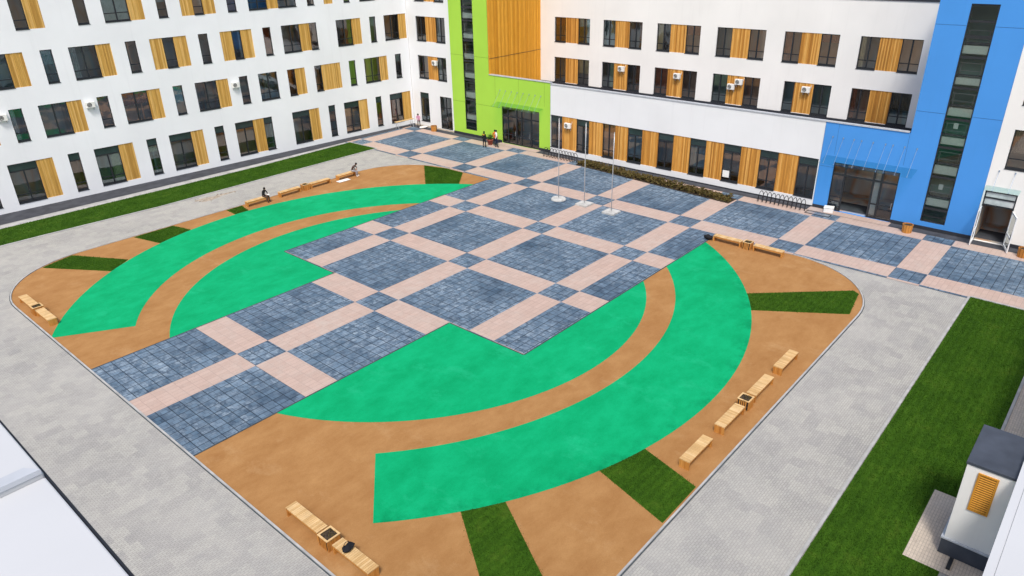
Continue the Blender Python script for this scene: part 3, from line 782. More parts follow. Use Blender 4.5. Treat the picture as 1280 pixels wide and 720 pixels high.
# ------------------------------------------------------------------ APRONS, LAWNS
sheet('apron', [[(-12, 34.0), (20.9, 32.66), (42.2, 32.35), (42.74, 33.12), (-12, 37.2)]], .022, 'asphalt', label='dark asphalt apron along the foot of the long white wing', cat='apron')
sheet('apron', [[(41.27, -15.2), (42.2, -15.2), (42.2, 33.1), (41.27, 32.5)]], .024, 'asphalt', label='dark asphalt apron along the low extension and the lime tower', cat='apron')
sheet('apron', [[(41.30, -34), (42.2, -34), (42.2, -21.3), (41.30, -21.3)]], .024, 'asphalt', label='dark asphalt apron along the blue tower', cat='apron')
sheet('doorstep', [[(41.28, -21.3), (42.2, -21.3), (42.2, -15.2), (41.28, -15.2)], [(41.27, 12.9), (42.2, 12.9), (42.2, 18.5), (41.27, 18.5)]], .030, 'pink_paving', label='pale paving in front of the two tower entrances', cat='paving')

def point_in(poly, x, y):
    ins = np.zeros(len(x), bool); n = len(poly)
    for i in range(n):
        x1, y1 = poly[i][:2]; x2, y2 = poly[(i + 1) % n][:2]
        c_ = ((y1 > y) != (y2 > y)) & (x < (x2 - x1) * (y - y1) / ((y2 - y1) + 1e-12) + x1)
        ins ^= c_
    return ins
def lawn(poly, z, dens, label, h=.06, clip=None, wblade=.016):
    xs_ = [p[0] for p in poly]; ys_ = [p[1] for p in poly]
    A = (max(xs_) - min(xs_)) * (max(ys_) - min(ys_)); N = int(A * dens)
    x = rng.uniform(min(xs_), max(xs_), N); y = rng.uniform(min(ys_), max(ys_), N)
    k = point_in(poly, x + rng.normal(0, .05, N), y + rng.normal(0, .05, N))
    if clip is not None: k &= clip(x, y)
    x, y = x[k], y[k]; N = len(x)
    a = rng.uniform(0, 2 * np.pi, N); hh = h * rng.uniform(.5, 1.25, N); lean = rng.normal(0, .45, N) * hh; ww_ = wblade * rng.uniform(.6, 1.3, N)
    b = rng.uniform(0, 2 * np.pi, N)
    v = np.empty((N, 3, 3), np.float32)
    v[:, 0] = np.c_[x - np.cos(a) * ww_, y - np.sin(a) * ww_, np.full(N, z)]
    v[:, 1] = np.c_[x + np.cos(a) * ww_, y + np.sin(a) * ww_, np.full(N, z)]
    v[:, 2] = np.c_[x + np.cos(b) * lean, y + np.sin(b) * lean, z + hh]
    n0 = len(poly)
    verts = np.concatenate([v.reshape(-1, 3), np.array([(p[0], p[1], z) for p in poly], np.float32)])
    me = bpy.data.meshes.new('lawn')
    me.vertices.add(len(verts)); me.vertices.foreach_set('co', verts.ravel())
    me.loops.add(3 * N + n0); me.loops.foreach_set('vertex_index', np.arange(3 * N + n0, dtype=np.int32))
    me.polygons.add(N + 1)
    st = np.append(np.arange(N) * 3, 3 * N).astype(np.int32); me.polygons.foreach_set('loop_start', st)
    me.update(calc_edges=True); me.validate()
    me.materials.append(MAT['grass'])
    o = bpy.data.objects.new('lawn', me); COL.objects.link(o)
    return tag(o, label, 'lawn', None, 'stuff')
L_OUT = [(-12, 28.75), (0, 28.22), (8.7, 27.60), (20, 27.62), (32.2, 27.55)]
L_IN = [(32.12, 32.0), (20.36, 31.75), (11.2, 32.05), (-1.93, 32.5), (-12, 32.95)]
lawn(L_OUT + L_IN, .03, 330, 'long mown lawn strip beside the long white wing')
lawn([(-4, -32.7), (32.0, -32.7), (32.0, -28.72), (-4, -28.88)], .03, 620, 'wide mown lawn in front of the near wing at the right', clip=lambda x, y: ~((x > 7.85) & (x < 12.3) & (y < -31.45)), wblade=.013)
def out_of(c, r): return lambda x, y: np.hypot(x - c[0], y - c[1]) > r
def in_court(x, y): return point_in(rrect(-.02), x, y)
LC, RCc = ((12.05, .21), 20.45), ((11.91, .22), 22.04)
strips = [([(-2.9, 22.5), (-.44, 22.38), (1.95, 18.1), (.35, 16.9), (-2.6, 21.5)], LC, 'grass wedge at the left end of the far crescent beside the curved kerb'),
          ([(4.09, 22.32), (7.20, 22.32), (7.75, 20.0), (4.95, 18.9)], LC, 'larger grass wedge second from the left above the far crescent'),
          ([(11.82, 22.32), (13.25, 22.32), (12.88, 20.2), (11.72, 20.2)], LC, 'small grass wedge beside the bench with the seated person in black'),
          ([(31.0, 18.7), (31.72, 16.2), (31.60, 13.95), (28.2, 11.2), (26.4, 13.5)], LC, 'broad grass wedge at the far corner of the court near the lime tower'),
          ([(23.6, -17.5), (21.9, -18.8), (25.28, -23.88), (28.4, -23.5), (28.6, -23.0)], RCc, 'long grass wedge at the rounded corner nearest the blue tower'),
          ([(7.2, -21.2), (4.75, -20.5), (3.75, -24.26), (6.38, -24.26)], RCc, 'dark grass wedge between the near crescent and the single bench'),
          ([(-.55, -17.6), (.95, -18.6), (-1.3, -22.6), (-2.9, -22.3), (-2.75, -20.9)], RCc, 'dark grass wedge at the bottom of the picture below the near crescent')]
for poly, (c_, r_), lab in strips:
    f1 = out_of(c_, r_)
    # clip base polygon to the court outline by pulling outlying corners in
    pp = []
    cx0, cy0 = 13, -1
    for (x, y) in poly:
        for _ in range(60):
            if point_in(rrect(-.01), np.array([x]), np.array([y]))[0]: break
            x += (cx0 - x) * .004; y += (cy0 - y) * .004
        pp.append((x, y))
    lawn(pp, .009, 800, lab, .05, lambda x, y, f1=f1: f1(x, y) & in_court(x, y), .012)
mb = MB()
def kerbline(pts, w_=.12, z=.07):
    for (a, b) in zip(pts, pts[1:]):
        d = Vector((b[0] - a[0], b[1] - a[1], 0)).normalized(); n = Vector((-d.y, d.x, 0)) * w_
        mb.prism([(a[0], a[1]), (b[0], b[1]), (b[0] + n.x, b[1] + n.y), (a[0] + n.x, a[1] + n.y)], -.01, z)
kerbline([(p[0], p[1] - .13) for p in L_OUT]); kerbline([(32.2, 27.5), (32.1, 32.1)], -.1)
kerbline([(-4, -28.86), (32.0, -28.70)]); kerbline([(32.0, -28.7), (32.0, -32.7)], .12)
kerbline([(12.2, -32.7), (32, -32.7)], -.12)
tag(mb.build('lawn_kerb', 'kerb_concrete'), None, None, None, 'structure')
sheet('kerb_path', [[(p[0], p[1] + .02) for p in reversed(L_IN)] + [(42, 32.3), (20.9, 32.66), (-1.6, 33.54), (-12, 34.0)]], .014, 'kerb_concrete', label='narrow pale concrete strip between lawn and asphalt apron', cat='path')
sheet('side_path', [[(12.3, -33.85), (42.2, -33.85), (42.2, -32.84), (12.3, -32.84)], [(7.9, -33.85), (12.3, -33.85), (12.3, -31.5), (7.9, -31.5)]], .034, 'beige_paving', label='pale pink paved path along the near wing', cat='path')

# ------------------------------------------------------------------ UTILITY HOUSING
hut = tag(empty('vent_housing', (8.9, -33.86, 0)), 'small white vent housing with a slate roof and an orange louvre on the lawn edge', 'housing')
mb = MB(); mb.box(0, 2.55, 0, 1.40, .76, 4.0); mb.build('wall', 'cream_plaster', hut, bevel=.01)
mb = MB(); mb.box(-.05, 2.6, 0, 1.46, 0, .70); mb.build('plinth', 'slate', hut)
mb = MB(); mb.box(-.08, 2.62, 0, 1.49, .70, .76); mb.build('plinth_flashing', 'coping_metal', hut)
mb = MB(); mb.box(-.035, 2.6, 0, 1.435, 4.001, 4.11); mb.build('roof', 'slate', hut, bevel=.012)
mb = MB()
ya, yb, za, zb = .42, 1.02, 2.26, 3.82
mb.box(-.05, -.002, ya, ya + .06, za, zb); mb.box(-.05, -.002, yb - .06, yb, za, zb); mb.box(-.05, -.002, ya + .06, yb - .06, za, za + .06); mb.box(-.05, -.002, ya + .06, yb - .06, zb - .06, zb)
for k in range(16):
    z = za + .09 + k * .088
    mb.quad((-.045, ya + .06, z), (-.045, yb - .06, z), (-.02, yb - .06, z + .045), (-.02, ya + .06, z + .045))
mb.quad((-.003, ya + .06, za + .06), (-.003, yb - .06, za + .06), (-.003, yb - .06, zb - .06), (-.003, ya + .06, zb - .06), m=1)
mb.build('louvre', ['louvre_wood', 'louvre_shadow'], hut)
mb = MB(); mb.box(-.75, -.15, .55, .68, .04, .12); tag(mb.build('loose_board', 'dark_metal'), 'short dark board lying on the paving at the foot of the vent housing', 'board').location = (8.9, -33.5, 0)

# ------------------------------------------------------------------ AIR CONDITIONERS
def make_ac():
    r = empty('air_conditioner')
    b = MB(); b.box(-.42, .42, -.34, -.04, -.30, .30); b.build('casing', 'ac_white', r, bevel=.02)
    g = MB()
    def disc(rad, y, m): g.quad(*[(-.12 + rad * math.cos(2 * math.pi * k / 20), y, rad * math.sin(2 * math.pi * k / 20)) for k in range(20)], m=m)
    disc(.24, -.343, 0)
    for rad in (.08, .15, .22):
        g.tube([(-.12 + rad * math.cos(2 * math.pi * k / 20), -.352, rad * math.sin(2 * math.pi * k / 20)) for k in range(21)], .008, 4, 1)
    g.build('fan_grille', ['grille_dark', 'ac_white'], r)
    for x in (-.3, .3):
        k = MB(); k.box(x - .02, x + .02, -.34, -.04, -.36, -.305); k.box(x - .02, x + .02, -.0399, .04, -.6, -.3); k.build('bracket', 'steel', r)
    k = MB(); k.tube([(.40, -.05, .1), (.46, .0, .2), (.46, .04, .5)], .018, 6); k.build('pipe', 'ac_white', r)
    return r
def lw(s, z): return (22.12 + math.cos(A_L) * s, 34.67 + math.sin(A_L) * s, z)
acs = [(lw(-20.65, 7.77), A_L, 'air conditioner at the left picture edge on the white wing'),
       (lw(-14.02, 7.77), A_L, 'air conditioner right of the leftmost fully visible second floor wood panel, white wing'),
       (lw(-.82, 7.58), A_L, 'air conditioner beside a wood panel midway along the white wing'),
       ((42.75, 28.75, 7.45), -math.pi / 2, 'air conditioner above the wood strip of the narrow corner block'),
       ((42.2, 9.40, 3.15), -math.pi / 2, 'air conditioner on the first wood panel right of the lime entrance'),
       ((50.8, 9.0, 7.52), -math.pi / 2, 'air conditioner on the upper wood panel nearest the lime tower'),
       ((50.8, 2.45, 7.42), -math.pi / 2, 'air conditioner on the third upper wood panel from the lime tower'),
       ((50.8, -3.32, 7.0), -math.pi / 2, 'lower left one of the two stacked air conditioners on one wood panel'),
       ((50.8, -4.05, 7.5), -math.pi / 2, 'upper right one of the two stacked air conditioners on one wood panel'),
       ((50.8, -10.35, 7.48), -math.pi / 2, 'air conditioner on the wood panel second from the blue tower')]
proto = make_ac()
for i, (loc, rz, lab) in enumerate(acs):
    o = proto if i == 0 else copy_tree(proto)
    o.location = loc; o.rotation_euler = (0, 0, rz); o.scale = (.84, .9, .84); tag(o, lab, 'air conditioner', 'air conditioners on the school walls')

# ------------------------------------------------------------------ BENCHES, PLANTERS
def make_bench():
    r = empty('bench'); L = 2.07; W = .48
    s_ = MB(); n = 22; st = L / n
    for k in range(n):
        j = random.uniform(-.003, .003)
        s_.box(-W / 2, W / 2, -L / 2 + k * st + .004, -L / 2 + (k + 1) * st - .008, .40, .445 + j)
    s_.build('seat', 'bench_wood', r)
    for e in (-1, 1):
        l = MB(); y = e * (L / 2 - .04)
        for k in range(5):
            x0 = -W / 2 + .012 + k * (W - .02) / 5; l.box(x0, x0 + (W - .02) / 5 - .006, y - .035, y + .035, 0, .398)
        l.build('leg_panel', 'tub_wood', r)
    for e in (-1, 1):
        q = MB(); x = e * (W / 2 - .04); q.box(x - .025, x + .025, -L / 2 + .08, L / 2 - .08, .30, .396); q.build('rail', 'tub_wood', r)
    return r
H = math.pi / 2
benches = [
 (-5.0, -13.85, 0, 'bench left of the planter at the bottom left of the court, its seat empty'),
 (-5.0, -16.83, 0, 'bench with a black bag lying on it at the bottom left of the court'),
 (-5.22, 15.45, 0, 'upper bench of the pair by the rounded kerb corner at the left edge'),
 (-5.20, 12.55, 0, 'lower bench of the pair by the rounded kerb corner, beside the green crescent tip'),
 (8.10, -23.23, H, 'bench closest to the dark grass wedge in the row along the right kerb'),
 (11.20, -23.25, H, 'bench touching the near side of the planter in the row along the right kerb'),
 (14.42, -23.26, H, 'bench on the far side of the planter in the row along the right kerb'),
 (17.48, -23.26, H, 'bench farthest from the camera in the row along the right kerb'),
 (30.85, -13.52, 0, 'bench nearest the plaza corner with a black coat at its end'),
 (30.85, -16.54, 0, 'bench right of the planter facing the blue entrance'),
 (14.40, 21.60, H, 'bench with a person in black seated on it beside the far path'),
 (17.58, 21.60, H, 'bench left of the planter beside the far path'),
 (20.78, 21.60, H, 'bench right of the planter beside the far path'),
 (23.75, 21.60, H, 'bench with a person slumped at its end beside the far path')]
proto = make_bench()
for i, (x, y, rz, lab) in enumerate(benches):
    o = proto if i == 0 else copy_tree(proto)
    o.location = (x, y, .007); o.rotation_euler = (0, 0, rz); tag(o, lab, 'bench', 'slatted wooden benches around the court')
def make_planter():
    r = empty('planter_box'); w_ = .29
    s_ = MB()
    for k in range(6):
        a = -w_ + k * 2 * w_ / 6; b = a + 2 * w_ / 6 - .012
        s_.box(a, b, -w_, -w_ + .025, 0, .50); s_.box(a, b, w_ - .025, w_, 0, .50)
        s_.box(-w_ + .001, -w_ + .024, a + .03, b - .0, .0, .498) if 0 < k < 5 else None
        s_.box(w_ - .024, w_ - .001, a + .03, b - .0, .0, .498) if 0 < k < 5 else None
    s_.build('slat_side', 'tub_wood', r)
    f = MB(); f.box(-w_ - .015, w_ + .015, -w_ - .015, -w_ + .055, .501, .53); f.box(-w_ - .015, w_ + .015, w_ - .055, w_ + .015, .501, .53)
    f.box(-w_ - .015, -w_ + .055, -w_ + .055, w_ - .055, .501, .53); f.box(w_ - .055, w_ + .015, -w_ + .055, w_ - .055, .501, .53); f.build('rim', 'bench_wood', r)
    g = MB(); g.box(-w_ + .03, w_ - .03, -w_ + .03, w_ - .03, .05, .47)
    g.build('soil', 'soil', r)
    l = MB()
    for k in range(26):
        x, y = random.uniform(-.2, .2), random.uniform(-.2, .2); a = random.uniform(0, 6.28); h_ = random.uniform(.02, .09)
        l.quad((x, y, .47), (x + .05 * math.cos(a), y + .05 * math.sin(a), .47 + h_), (x + .03 * math.cos(a + .9), y + .03 * math.sin(a + .9), .475 + h_))
    l.build('plant', 'shrub_leaf', r)
    return r
planters = [(-5.03, -15.34, 0, 'slatted planter box between the two benches at the bottom left'),
            (-5.22, 13.98, 0, 'slatted planter box between the pair of benches at the left edge'),
            (12.83, -23.24, 0, 'slatted planter box in the row of benches along the right kerb'),
            (30.85, -15.03, 0, 'slatted planter box between the two benches facing the blue entrance'),
            (19.20, 21.60, 0, 'slatted planter box between benches beside the far path')]
proto = make_planter()
for i, (x, y, rz, lab) in enumerate(planters):
    o = proto if i == 0 else copy_tree(proto)
    o.location = (x, y, .007); tag(o, lab, 'planter', 'slatted planter boxes between the benches')
def make_tub():
    r = empty('planter_tub'); w_ = .33
    s_ = MB(); n = 12
    for k in range(n):
        a0 = 2 * math.pi * k / n + .03; a1 = 2 * math.pi * (k + 1) / n - .03
        for (ra, rb) in ((w_, w_ * 1.12),):
            pts = [(ra * math.cos(a0), ra * math.sin(a0), 0), (ra * math.cos(a1), ra * math.sin(a1), 0), (rb * math.cos(a1), rb * math.sin(a1), .62), (rb * math.cos(a0), rb * math.sin(a0), .62)]
            s_.quad(*pts); s_.quad(*[(p[0] * .9, p[1] * .9, p[2]) for p in reversed(pts)])
            s_.quad(pts[3], pts[2], (pts[2][0] * .9, pts[2][1] * .9, .62), (pts[3][0] * .9, pts[3][1] * .9, .62))
    s_.build('stave_side', 'tub_wood', r)
    g = MB(); g.lathe([(w_ * .88, .02), (w_ * .95, .54)], 12); g.build('soil', 'soil', r)
    return r
proto = make_tub()
for i, (x, y, lab) in enumerate([(40.9, -22.72, 'empty orange wood tub in front of the blue tower'), (40.85, -30.0, 'orange wood tub beside the open white double door'), (41.36, 28.25, 'orange wood tub by the dark door of the corner block')]):
    o = proto if i == 0 else copy_tree(proto)
    o.location = (x, y, .02); tag(o, lab, 'planter', 'wood tubs along the far facades')
# red pot with a shrub
pot = tag(empty('flower_pot', (40.78, 18.83, .02)), 'red clay pot with a green shrub by the lime entrance', 'flower pot')
mb = MB(); mb.lathe([(.22, 0), (.33, .5), (.37, .5), (.37, .58), (.30, .58), (.29, .5)], 16); mb.build('pot', 'terracotta', pot, True)
mb = MB()
for k in range(240):
    d = Vector((random.gauss(0, 1), random.gauss(0, 1), random.gauss(0, 1))).normalized() * random.uniform(.1, .36); c_ = Vector((0, 0, .85)) + d * 1.0
    a = Vector((random.gauss(0, 1), random.gauss(0, 1), random.gauss(0, .6))).normalized() * .09; b = d.cross(a).normalized() * .035
    mb.quad(c_ - a, c_ + b, c_ + a, c_ - b)
mb.build('foliage', 'pot_leaf', pot)

# ------------------------------------------------------------------ FLAGPOLES
def pole(x, y, h, round_, lab):
    r = tag(empty('flagpole', (x, y, .018)), lab, 'flagpole', 'flagpoles on the plaza')
    b = MB()
    if round_: b.lathe([(.62, 0), (.66, .05), (.6, .16), (.46, .22)], 14)
    else:
        b.prism([(-.55, -.55), (.55, -.55), (.55, .55), (-.55, .55)], 0, .15); b.prism([(-.16, -.16), (.16, -.16), (.16, .16), (-.16, .16)], .1501, .17)
    b.build('base', 'concrete', r, bevel=.02)
    p_ = MB(); p_.tube([(0, 0, .15), (0, 0, h * .5), (0, 0, h)], .03, 10, r1=.02); p_.lathe([(.0, h), (.04, h + .02), (.04, h + .05), (.0, h + .08)], 8); p_.build('pole', 'steel', r, True)
    c_ = MB(); c_.tube([(-.06, 0, 1.1), (-.06, 0, h - .1)], .006, 5); c_.tube([(-.045, 0, h - .1), (-.045, 0, h - .02)], .02, 6); c_.build('halyard', 'white_cloth', r)
pole(30.94, 1.9, 6.85, True, 'flagpole nearest the lime tower, standing on a rounded concrete base')
pole(31.25, -.55, 6.75, False, 'middle one of the three flagpoles on a square concrete base')
pole(31.0, -3.4, 6.45, False, 'flagpole nearest the blue tower, standing on a square concrete base')

# ------------------------------------------------------------------ BIKE RACKS
def rack(x, ya, yb, n, lab):
    L = ya - yb; r = tag(empty('bike_rack', (x, yb, .02)), lab, 'bike rack', 'spiral bike racks along the facade')
    pts = []
    for k in range(n * 18 + 1):
        a = 2 * math.pi * k / 18 - math.pi / 2
        pts.append((.30 * math.cos(a) * 1.0, L * k / (n * 18), .48 + .45 * math.sin(a)))
    b = MB(); b.tube(pts, .028, 6); b.build('spiral', 'black_paint', r, True)
    for y in (0, L):
        l = MB(); l.tube([(0, y, 0), (0, y, .48)], .03, 8); l.build('leg', 'black_paint', r)
    l = MB(); l.tube([(0, 0, .48), (0, L, .48)], .02, 6); l.build('rail', 'black_paint', r)
rack(40.75, 11.35, 7.3, 11, 'black spiral bike rack beside the lime entrance')
rack(40.8, -11.35, -15.2, 11, 'black spiral bike rack beside the blue entrance')

# ------------------------------------------------------------------ HEDGE
hedge = tag(empty('hedge', (0, 0, .018)), 'low brownish hedge strip in a soil bed in front of the low extension', 'hedge')
mb = MB()
poly = [(39.15, -9.75), (40.15, -9.8), (40.75, 7.1), (40.0, 6.95), (39.2, 4)]
poly = [(38.75, -9.7), (40.05, -9.75), (41.1, 7.0), (40.15, 6.9)]
mb.prism(poly, 0, .06); mb.build('soil_bed', 'soil', hedge)
mb = MB()
for row in range(3):
    for k in range(42):
        f = (k + random.uniform(.2, .8)) / 42; u = (row + .5) / 3
        bx = 38.85 + f * 1.35 + u * 1.0; by = -9.6 + f * 16.4
        hh = random.uniform(.22, .48)
        for q in range(34):
            c_ = Vector((bx + random.gauss(0, .13), by + random.gauss(0, .13), .06 + hh * random.random() ** .7))
            a = Vector((random.gauss(0, 1), random.gauss(0, 1), random.gauss(.3, .6))).normalized() * random.uniform(.08, .16); b = Vector((random.gauss(0, 1), random.gauss(0, 1), random.gauss(0, 1))).cross(a).normalized() * .06
            mb.quad(c_ - a, c_ + b, c_ + a, c_ - b)
mb.build('foliage', 'shrub_leaf', hedge)

# ------------------------------------------------------------------ PEOPLE
def person(label, loc, rz, J, cols, shoes='black_fabric', hair='hair', extras=()):
    """J: joint positions (metres, facing -Y); cols: torso, arm, leg, skin materials"""
    root = tag(empty('person', loc, rz), label, 'person')
    names = ['pelvis', 'waist', 'chest', 'neck', 'head', 'crown']
    V = []; E = []; Rr = []; bone = []
    idx = {}
    def add(n, r): idx[n] = len(V); V.append(Vector(J[n])); Rr.append(r)
    radii = dict(pelvis=(.15, .115), waist=(.135, .10), chest=(.165, .11), neck=(.055, .055), head=(.085, .10), crown=(.07, .08))
    for n in names: add(n, radii[n])
    for a, b, mt in (('pelvis', 'waist', 'torso'), ('waist', 'chest', 'torso'), ('chest', 'neck', 'torso'), ('neck', 'head', 'skin'), ('head', 'crown', 'skin')):
        E.append((idx[a], idx[b])); bone.append((a, b, mt))
    for sd in 'lr':
        for n, r in ((f'sho_{sd}', .062), (f'elb_{sd}', .046), (f'wri_{sd}', .032), (f'han_{sd}', .036)): add(n, (r, r))
        for n, r in ((f'hip_{sd}', .095), (f'kne_{sd}', .062), (f'ank_{sd}', .044), (f'toe_{sd}', .040)): add(n, (r, r))
        for a, b, mt in (('chest', f'sho_{sd}', 'torso'), (f'sho_{sd}', f'elb_{sd}', 'arm'), (f'elb_{sd}', f'wri_{sd}', 'fore'), (f'wri_{sd}', f'han_{sd}', 'skin'),
                         ('pelvis', f'hip_{sd}', 'leg'), (f'hip_{sd}', f'kne_{sd}', 'leg'), (f'kne_{sd}', f'ank_{sd}', 'leg'), (f'ank_{sd}', f'toe_{sd}', 'shoe')):
            E.append((idx[a], idx[b])); bone.append((a, b, mt))
    me = bpy.data.meshes.new('skeleton'); me.from_pydata([tuple(v) for v in V], E, []); me.update()
    ob = bpy.data.objects.new('skeleton', me); COL.objects.link(ob)
    sk = ob.modifiers.new('skin', 'SKIN'); sk.use_smooth_shade = True
    lay = me.skin_vertices[0].data
    for i, r in enumerate(Rr): lay[i].radius = r; lay[i].use_root = (i == 0)
    sb = ob.modifiers.new('sub', 'SUBSURF'); sb.levels = sb.render_levels = 1
    dg = bpy.context.evaluated_depsgraph_get()
    body = bpy.data.meshes.new_from_object(ob.evaluated_get(dg)); body.name = 'body'
    bpy.data.objects.remove(ob); bpy.data.meshes.remove(me)
    mats = {'torso': cols[0], 'arm': cols[1], 'fore': cols[2], 'leg': cols[3], 'skin': 'skin', 'shoe': shoes}
    order = list(mats)
    # fingers and nose joined into the same body mesh
    ex = MB()
    for sd in 'lr':
        h = Vector(J[f'han_{sd}']); w_ = Vector(J[f'wri_{sd}']); d = (h - w_).normalized(); side_ = d.cross(Vector((0, 1, 0.3))).normalized()
        for k in range(4):
            p0 = h + side_ * (k - 1.5) * .018; ln = (.07, .08, .075, .06)[k]
            ex.tube([p0 - d * .01, p0 + d * ln * .55, p0 + d * ln * .9 + Vector((0, -.025, 0))], .0095, 5, r1=.006)
        p0 = w_ + d * .03 + side_ * .03; ex.tube([p0, p0 + d * .04 + side_ * .025, p0 + d * .075 + side_ * .02], .011, 5, r1=.007)
    hd = Vector(J['head']); fw = (Vector(J['face']) - hd).normalized()
    ex.tube([hd + fw * .07 + Vector((0, 0, .03)), hd + fw * .118 - Vector((0, 0, .01))], .012, 5)
    bmx = bmesh.new(); bmx.from_mesh(body)
    nf0 = len(bmx.faces)
    vs = [bmx.verts.new(v) for v in ex.v]
    for f in ex.f:
        try: bmx.faces.new([vs[i] for i in f])
        except ValueError: pass
    bmx.to_mesh(body); bmx.free()
    body.materials.clear()
    for k in order: body.materials.append(MAT[mats[k]])
    segs = [(Vector(J[a]), Vector(J[b]), mt) for a, b, mt in bone]
    for p in body.polygons:
        if p.index >= nf0: p.material_index = order.index('skin'); continue
        c_ = p.center; best = None
        for a, b, mt in segs:
            ab = b - a; tt = max(0, min(1, (c_ - a).dot(ab) / ab.length_squared)); dd = (c_ - a - ab * tt).length / (.12 if mt == 'torso' else .08)
            if best is None or dd < best[0]: best = (dd, mt)
        p.material_index = order.index(best[1]); p.use_smooth = True
    bo = bpy.data.objects.new('body', body); COL.objects.link(bo); bo.parent = root
    # hair cap
    cr = Vector(J['crown']); up = (cr - hd).normalized(); hb = MB()
    q = up.to_track_quat('Z', 'Y').to_matrix()
    hb.lathe([(.098, -.03), (.104, .03), (.095, .075), (.06, .115), (.012, .13)], 12)
    for i, v in enumerate(hb.v): hb.v[i] = tuple(hd + up * .02 - fw * .018 + q @ Vector(v))
    hb.build('hair', hair, root, True)
    for nm, mb_, mt in extras: mb_.build(nm, mt, root)
    return root
def stand(h=1.72, step=.10, armb=.0, hands=None, lean=0.0):
    k = h / 1.72
    J = dict(pelvis=(0, 0, .93), waist=(0, -.01 - lean * .3, 1.10), chest=(0, -lean * .8, 1.32), neck=(0, -.0 - lean, 1.48), head=(0, -.03 - lean * 1.2, 1.58), crown=(0, -.03 - lean * 1.2, 1.66), face=(0, -.4 - lean * 1.4, 1.57))
    for sd, s_ in (('l', 1), ('r', -1)):
        J[f'sho_{sd}'] = (s_ * .19, -lean * .85, 1.40); J[f'elb_{sd}'] = (s_ * .26, .02 - lean * .7 - armb * .3, 1.13); J[f'wri_{sd}'] = (s_ * .25, -.06 - lean * .6 - armb, .90 + armb * .8); J[f'han_{sd}'] = (s_ * .24, -.10 - lean * .6 - armb * 1.3, .82 + armb)
        J[f'hip_{sd}'] = (s_ * .10, 0, .88); J[f'kne_{sd}'] = (s_ * .11, -.02 + s_ * step * .5, .49); J[f'ank_{sd}'] = (s_ * .115, .02 + s_ * step, .075); J[f'toe_{sd}'] = (s_ * .13, -.15 + s_ * step, .045)
    return {a: tuple(x * k for x in b) for a, b in J.items()}
def sit(hunch=.15):
    J = dict(pelvis=(0, 0, .56), waist=(0, -.02, .72), chest=(0, -hunch * .7, .93), neck=(0, -hunch * 1.2, 1.08), head=(0, -hunch * 1.6, 1.17), crown=(0, -hunch * 1.6, 1.25), face=(0, -.4 - hunch, 1.10))
    for sd, s_ in (('l', 1), ('r', -1)):
        J[f'sho_{sd}'] = (s_ * .19, -hunch * .8, 1.00); J[f'elb_{sd}'] = (s_ * .24, -.12 - hunch, .76); J[f'wri_{sd}'] = (s_ * .12, -.34, .68); J[f'han_{sd}'] = (s_ * .09, -.42, .66)
        J[f'hip_{sd}'] = (s_ * .10, -.04, .54); J[f'kne_{sd}'] = (s_ * .13, -.46, .52); J[f'ank_{sd}'] = (s_ * .13, -.44, .08); J[f'toe_{sd}'] = (s_ * .14, -.62, .045)
    return J
RW_ = math.radians
stripe = MB(); stripe.box(-.15, .15, .085, .13, 1.36, 1.43)
person('person in dark workwear with a yellow stripe across the shoulders, standing by the lime tower', (39.55, 18.55, .02), RW_(95), stand(1.74, .05), ('dark_cloth',) * 4, extras=[('back_stripe', stripe, 'yellow_cloth')])
prt = MB(); prt.box(-.08, .08, .095, .128, 1.16, 1.32)
person('person in a white shirt with a red print and navy trousers by the lime entrance', (40.35, 17.55, .02), RW_(60), stand(1.86, .09), ('white_cloth', 'white_cloth', 'skin', 'navy_cloth'), extras=[('shirt_print', prt, 'red_print')])
person('person in an orange jacket standing behind the one in the white shirt', (40.75, 18.10, .02), RW_(110), stand(1.72, .04, .06), ('orange_cloth', 'orange_cloth', 'orange_cloth', 'dark_cloth'))
person('person in a pink top stooping in the far corner beside the trestle', (41.75, 31.25, .03), RW_(-60), stand(1.55, .12, .16, lean=.14), ('pink_cloth', 'pink_cloth', 'pink_cloth', 'brown_cloth'))
paper_ = MB(); paper_.box(-.12, .12, -.62, -.40, .70, .71)
person('person in black sitting on a bench with a white sheet on the lap', (15.05, 21.62, 0), RW_(22), sit(.14), ('black_fabric', 'black_fabric', 'black_fabric', 'brown_cloth'), extras=[('paper_sheet', paper_, 'paper')])
person('person with dark hair hunched over at the end of the last bench', (24.45, 21.55, 0), RW_(30), sit(.30), ('brown_cloth', 'brown_cloth', 'skin', 'grey_cloth'), shoes='white_cloth')

# ------------------------------------------------------------------ LOOSE THINGS
def lump(name, loc, dims, mat, label, cat, rz=0, n=3):
    bm = bmesh.new(); bmesh.ops.create_icosphere(bm, subdivisions=n, radius=1)
    for v in bm.verts:
        d = 1 + .16 * math.sin(v.co.x * 5 + 1) * math.cos(v.co.y * 4.3) + random.uniform(-.05, .05)
        v.co = Vector((v.co.x * dims[0] * d, v.co.y * dims[1] * d, max(-.02, (v.co.z * .5 + .5) ** .8 * dims[2] * d)))
    me = bpy.data.meshes.new(name); bm.to_mesh(me); bm.free(); me.materials.append(MAT[mat])
    for p in me.polygons: p.use_smooth = True
    o = bpy.data.objects.new(name, me); COL.objects.link(o); o.location = loc; o.rotation_euler = (0, 0, rz)
    return tag(o, label, cat)
bag = tag(empty('bag', (-4.98, -16.45, .455), .25), 'black bag lying across the bench at the bottom left', 'bag')
b_ = lump('bag_body', (0, 0, 0), (.26, .16, .20), 'black_fabric', None, None); b_.parent = bag
mb = MB(); mb.tube([(-.16, .05, .14), (-.12, .1, .24), (.02, .12, .27), (.14, .09, .23), (.17, .04, .13)], .014, 6); mb.build('strap', 'dark_cloth', bag)
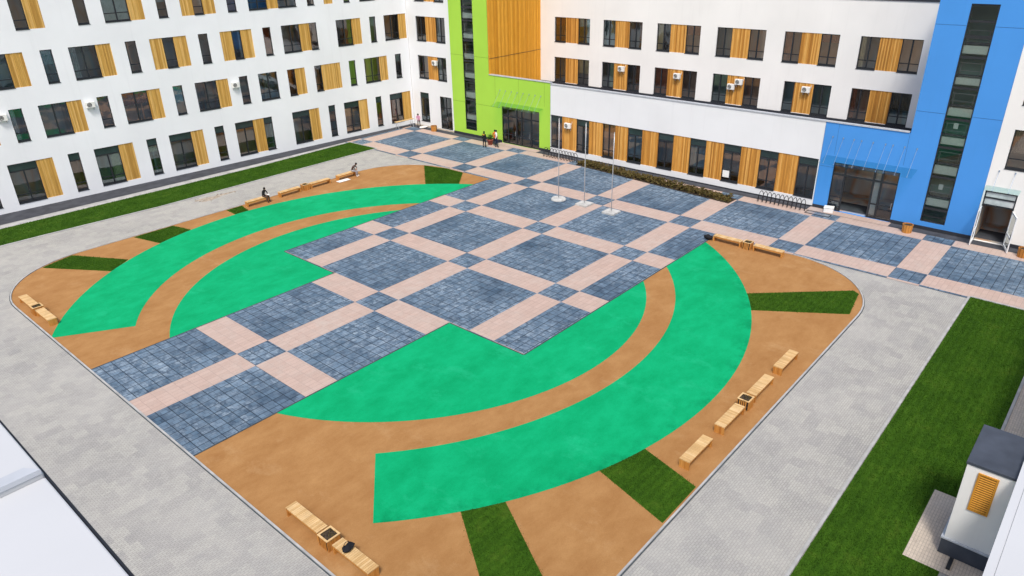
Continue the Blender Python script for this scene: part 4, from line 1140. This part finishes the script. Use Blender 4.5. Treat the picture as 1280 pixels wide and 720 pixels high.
lump('coat', (30.62, -12.12, .0), (.14, .34, .40), 'black_fabric', 'black coat heaped at the end of the bench by the plaza corner', 'coat', .1)
mb = MB(); mb.box(-.62, .62, -.28, .28, 0, .035)
o = tag(mb.build('white_board', 'white_panel', bevel=.006), 'white board lying on the court in front of the last bench', 'board'); o.location = (22.95, 21.0, .03); o.rotation_euler = (.0, 0, -.03)
# trestle with a plank near the far corner
tr_ = tag(empty('trestle_table', (40.3, 32.15, .03), A_L), 'work trestle with a yellow plank standing near the far corner', 'trestle')
mb = MB(); mb.box(-1.3, 1.3, -.2, .2, .86, .91); mb.build('plank', 'plank_wood', tr_)
for x in (-1.05, 1.05):
    for y in (-1, 1):
        mb = MB(); mb.tube([(x, y * .32, 0), (x, y * .08, .86)], .025, 6); mb.build('leg', 'steel', tr_)
    mb = MB(); mb.tube([(x, -.22, .35), (x, .22, .35)], .018, 6); mb.build('brace', 'steel', tr_)
lump('white_sack', (41.5, 30.2, .03), (.55, .3, .26), 'white_cloth', 'white sack lying at the foot of the corner block', 'sack')
# things by the blue entrance
bx = tag(empty('white_box', (41.75, -16.75, .03), .2), 'white box with a lid standing left of the blue entrance', 'box')
mb = MB(); mb.box(-.3, .3, -.35, .35, 0, .36); mb.build('body', 'white_panel', bx, bevel=.02)
mb = MB(); mb.box(-.32, .32, -.37, .37, .361, .41); mb.build('lid', 'ac_white', bx, bevel=.012)
gr = tag(empty('floor_grate', (40.75, -16.3, .02), .0), 'grey metal grate lying on the paving left of the blue entrance', 'grate')
mb = MB()
mb.box(-.32, .32, -.95, -.90, .005, .045); mb.box(-.32, .32, .90, .95, .005, .045); mb.box(-.32, -.28, -.90, .90, .005, .045); mb.box(.28, .32, -.90, .90, .005, .045)
mb.build('frame', 'dark_metal', gr)
mb = MB()
for k in range(17): mb.box(-.28, .28, -.84 + k * .1, -.81 + k * .1, .01, .04)
mb.build('grid', 'steel', gr)
# thin patch of spilled sand on the far path
mb = MB(); pts = []
for k in range(28):
    a = 2 * math.pi * k / 28; r = 1 + .35 * math.sin(3 * a + 1) + random.uniform(-.15, .15); pts.append((12.9 + 1.7 * r * math.cos(a), 26.3 + .42 * r * math.sin(a), .003))
c0 = (12.9, 26.3, .05)
for k in range(28): mb.quad(pts[k], pts[(k + 1) % 28], c0)
for k in range(14):
    x, y = 12.9 + random.gauss(0, 1.3), 26.3 + random.gauss(0, .35); r = random.uniform(.02, .05)
    mb.box(x - r, x + r, y - r, y + r, .002, .03 + r)
tag(mb.build('sand_patch', 'rubble'), 'brown patch of spilled sand and rubble on the far path', 'sand', None, 'stuff')
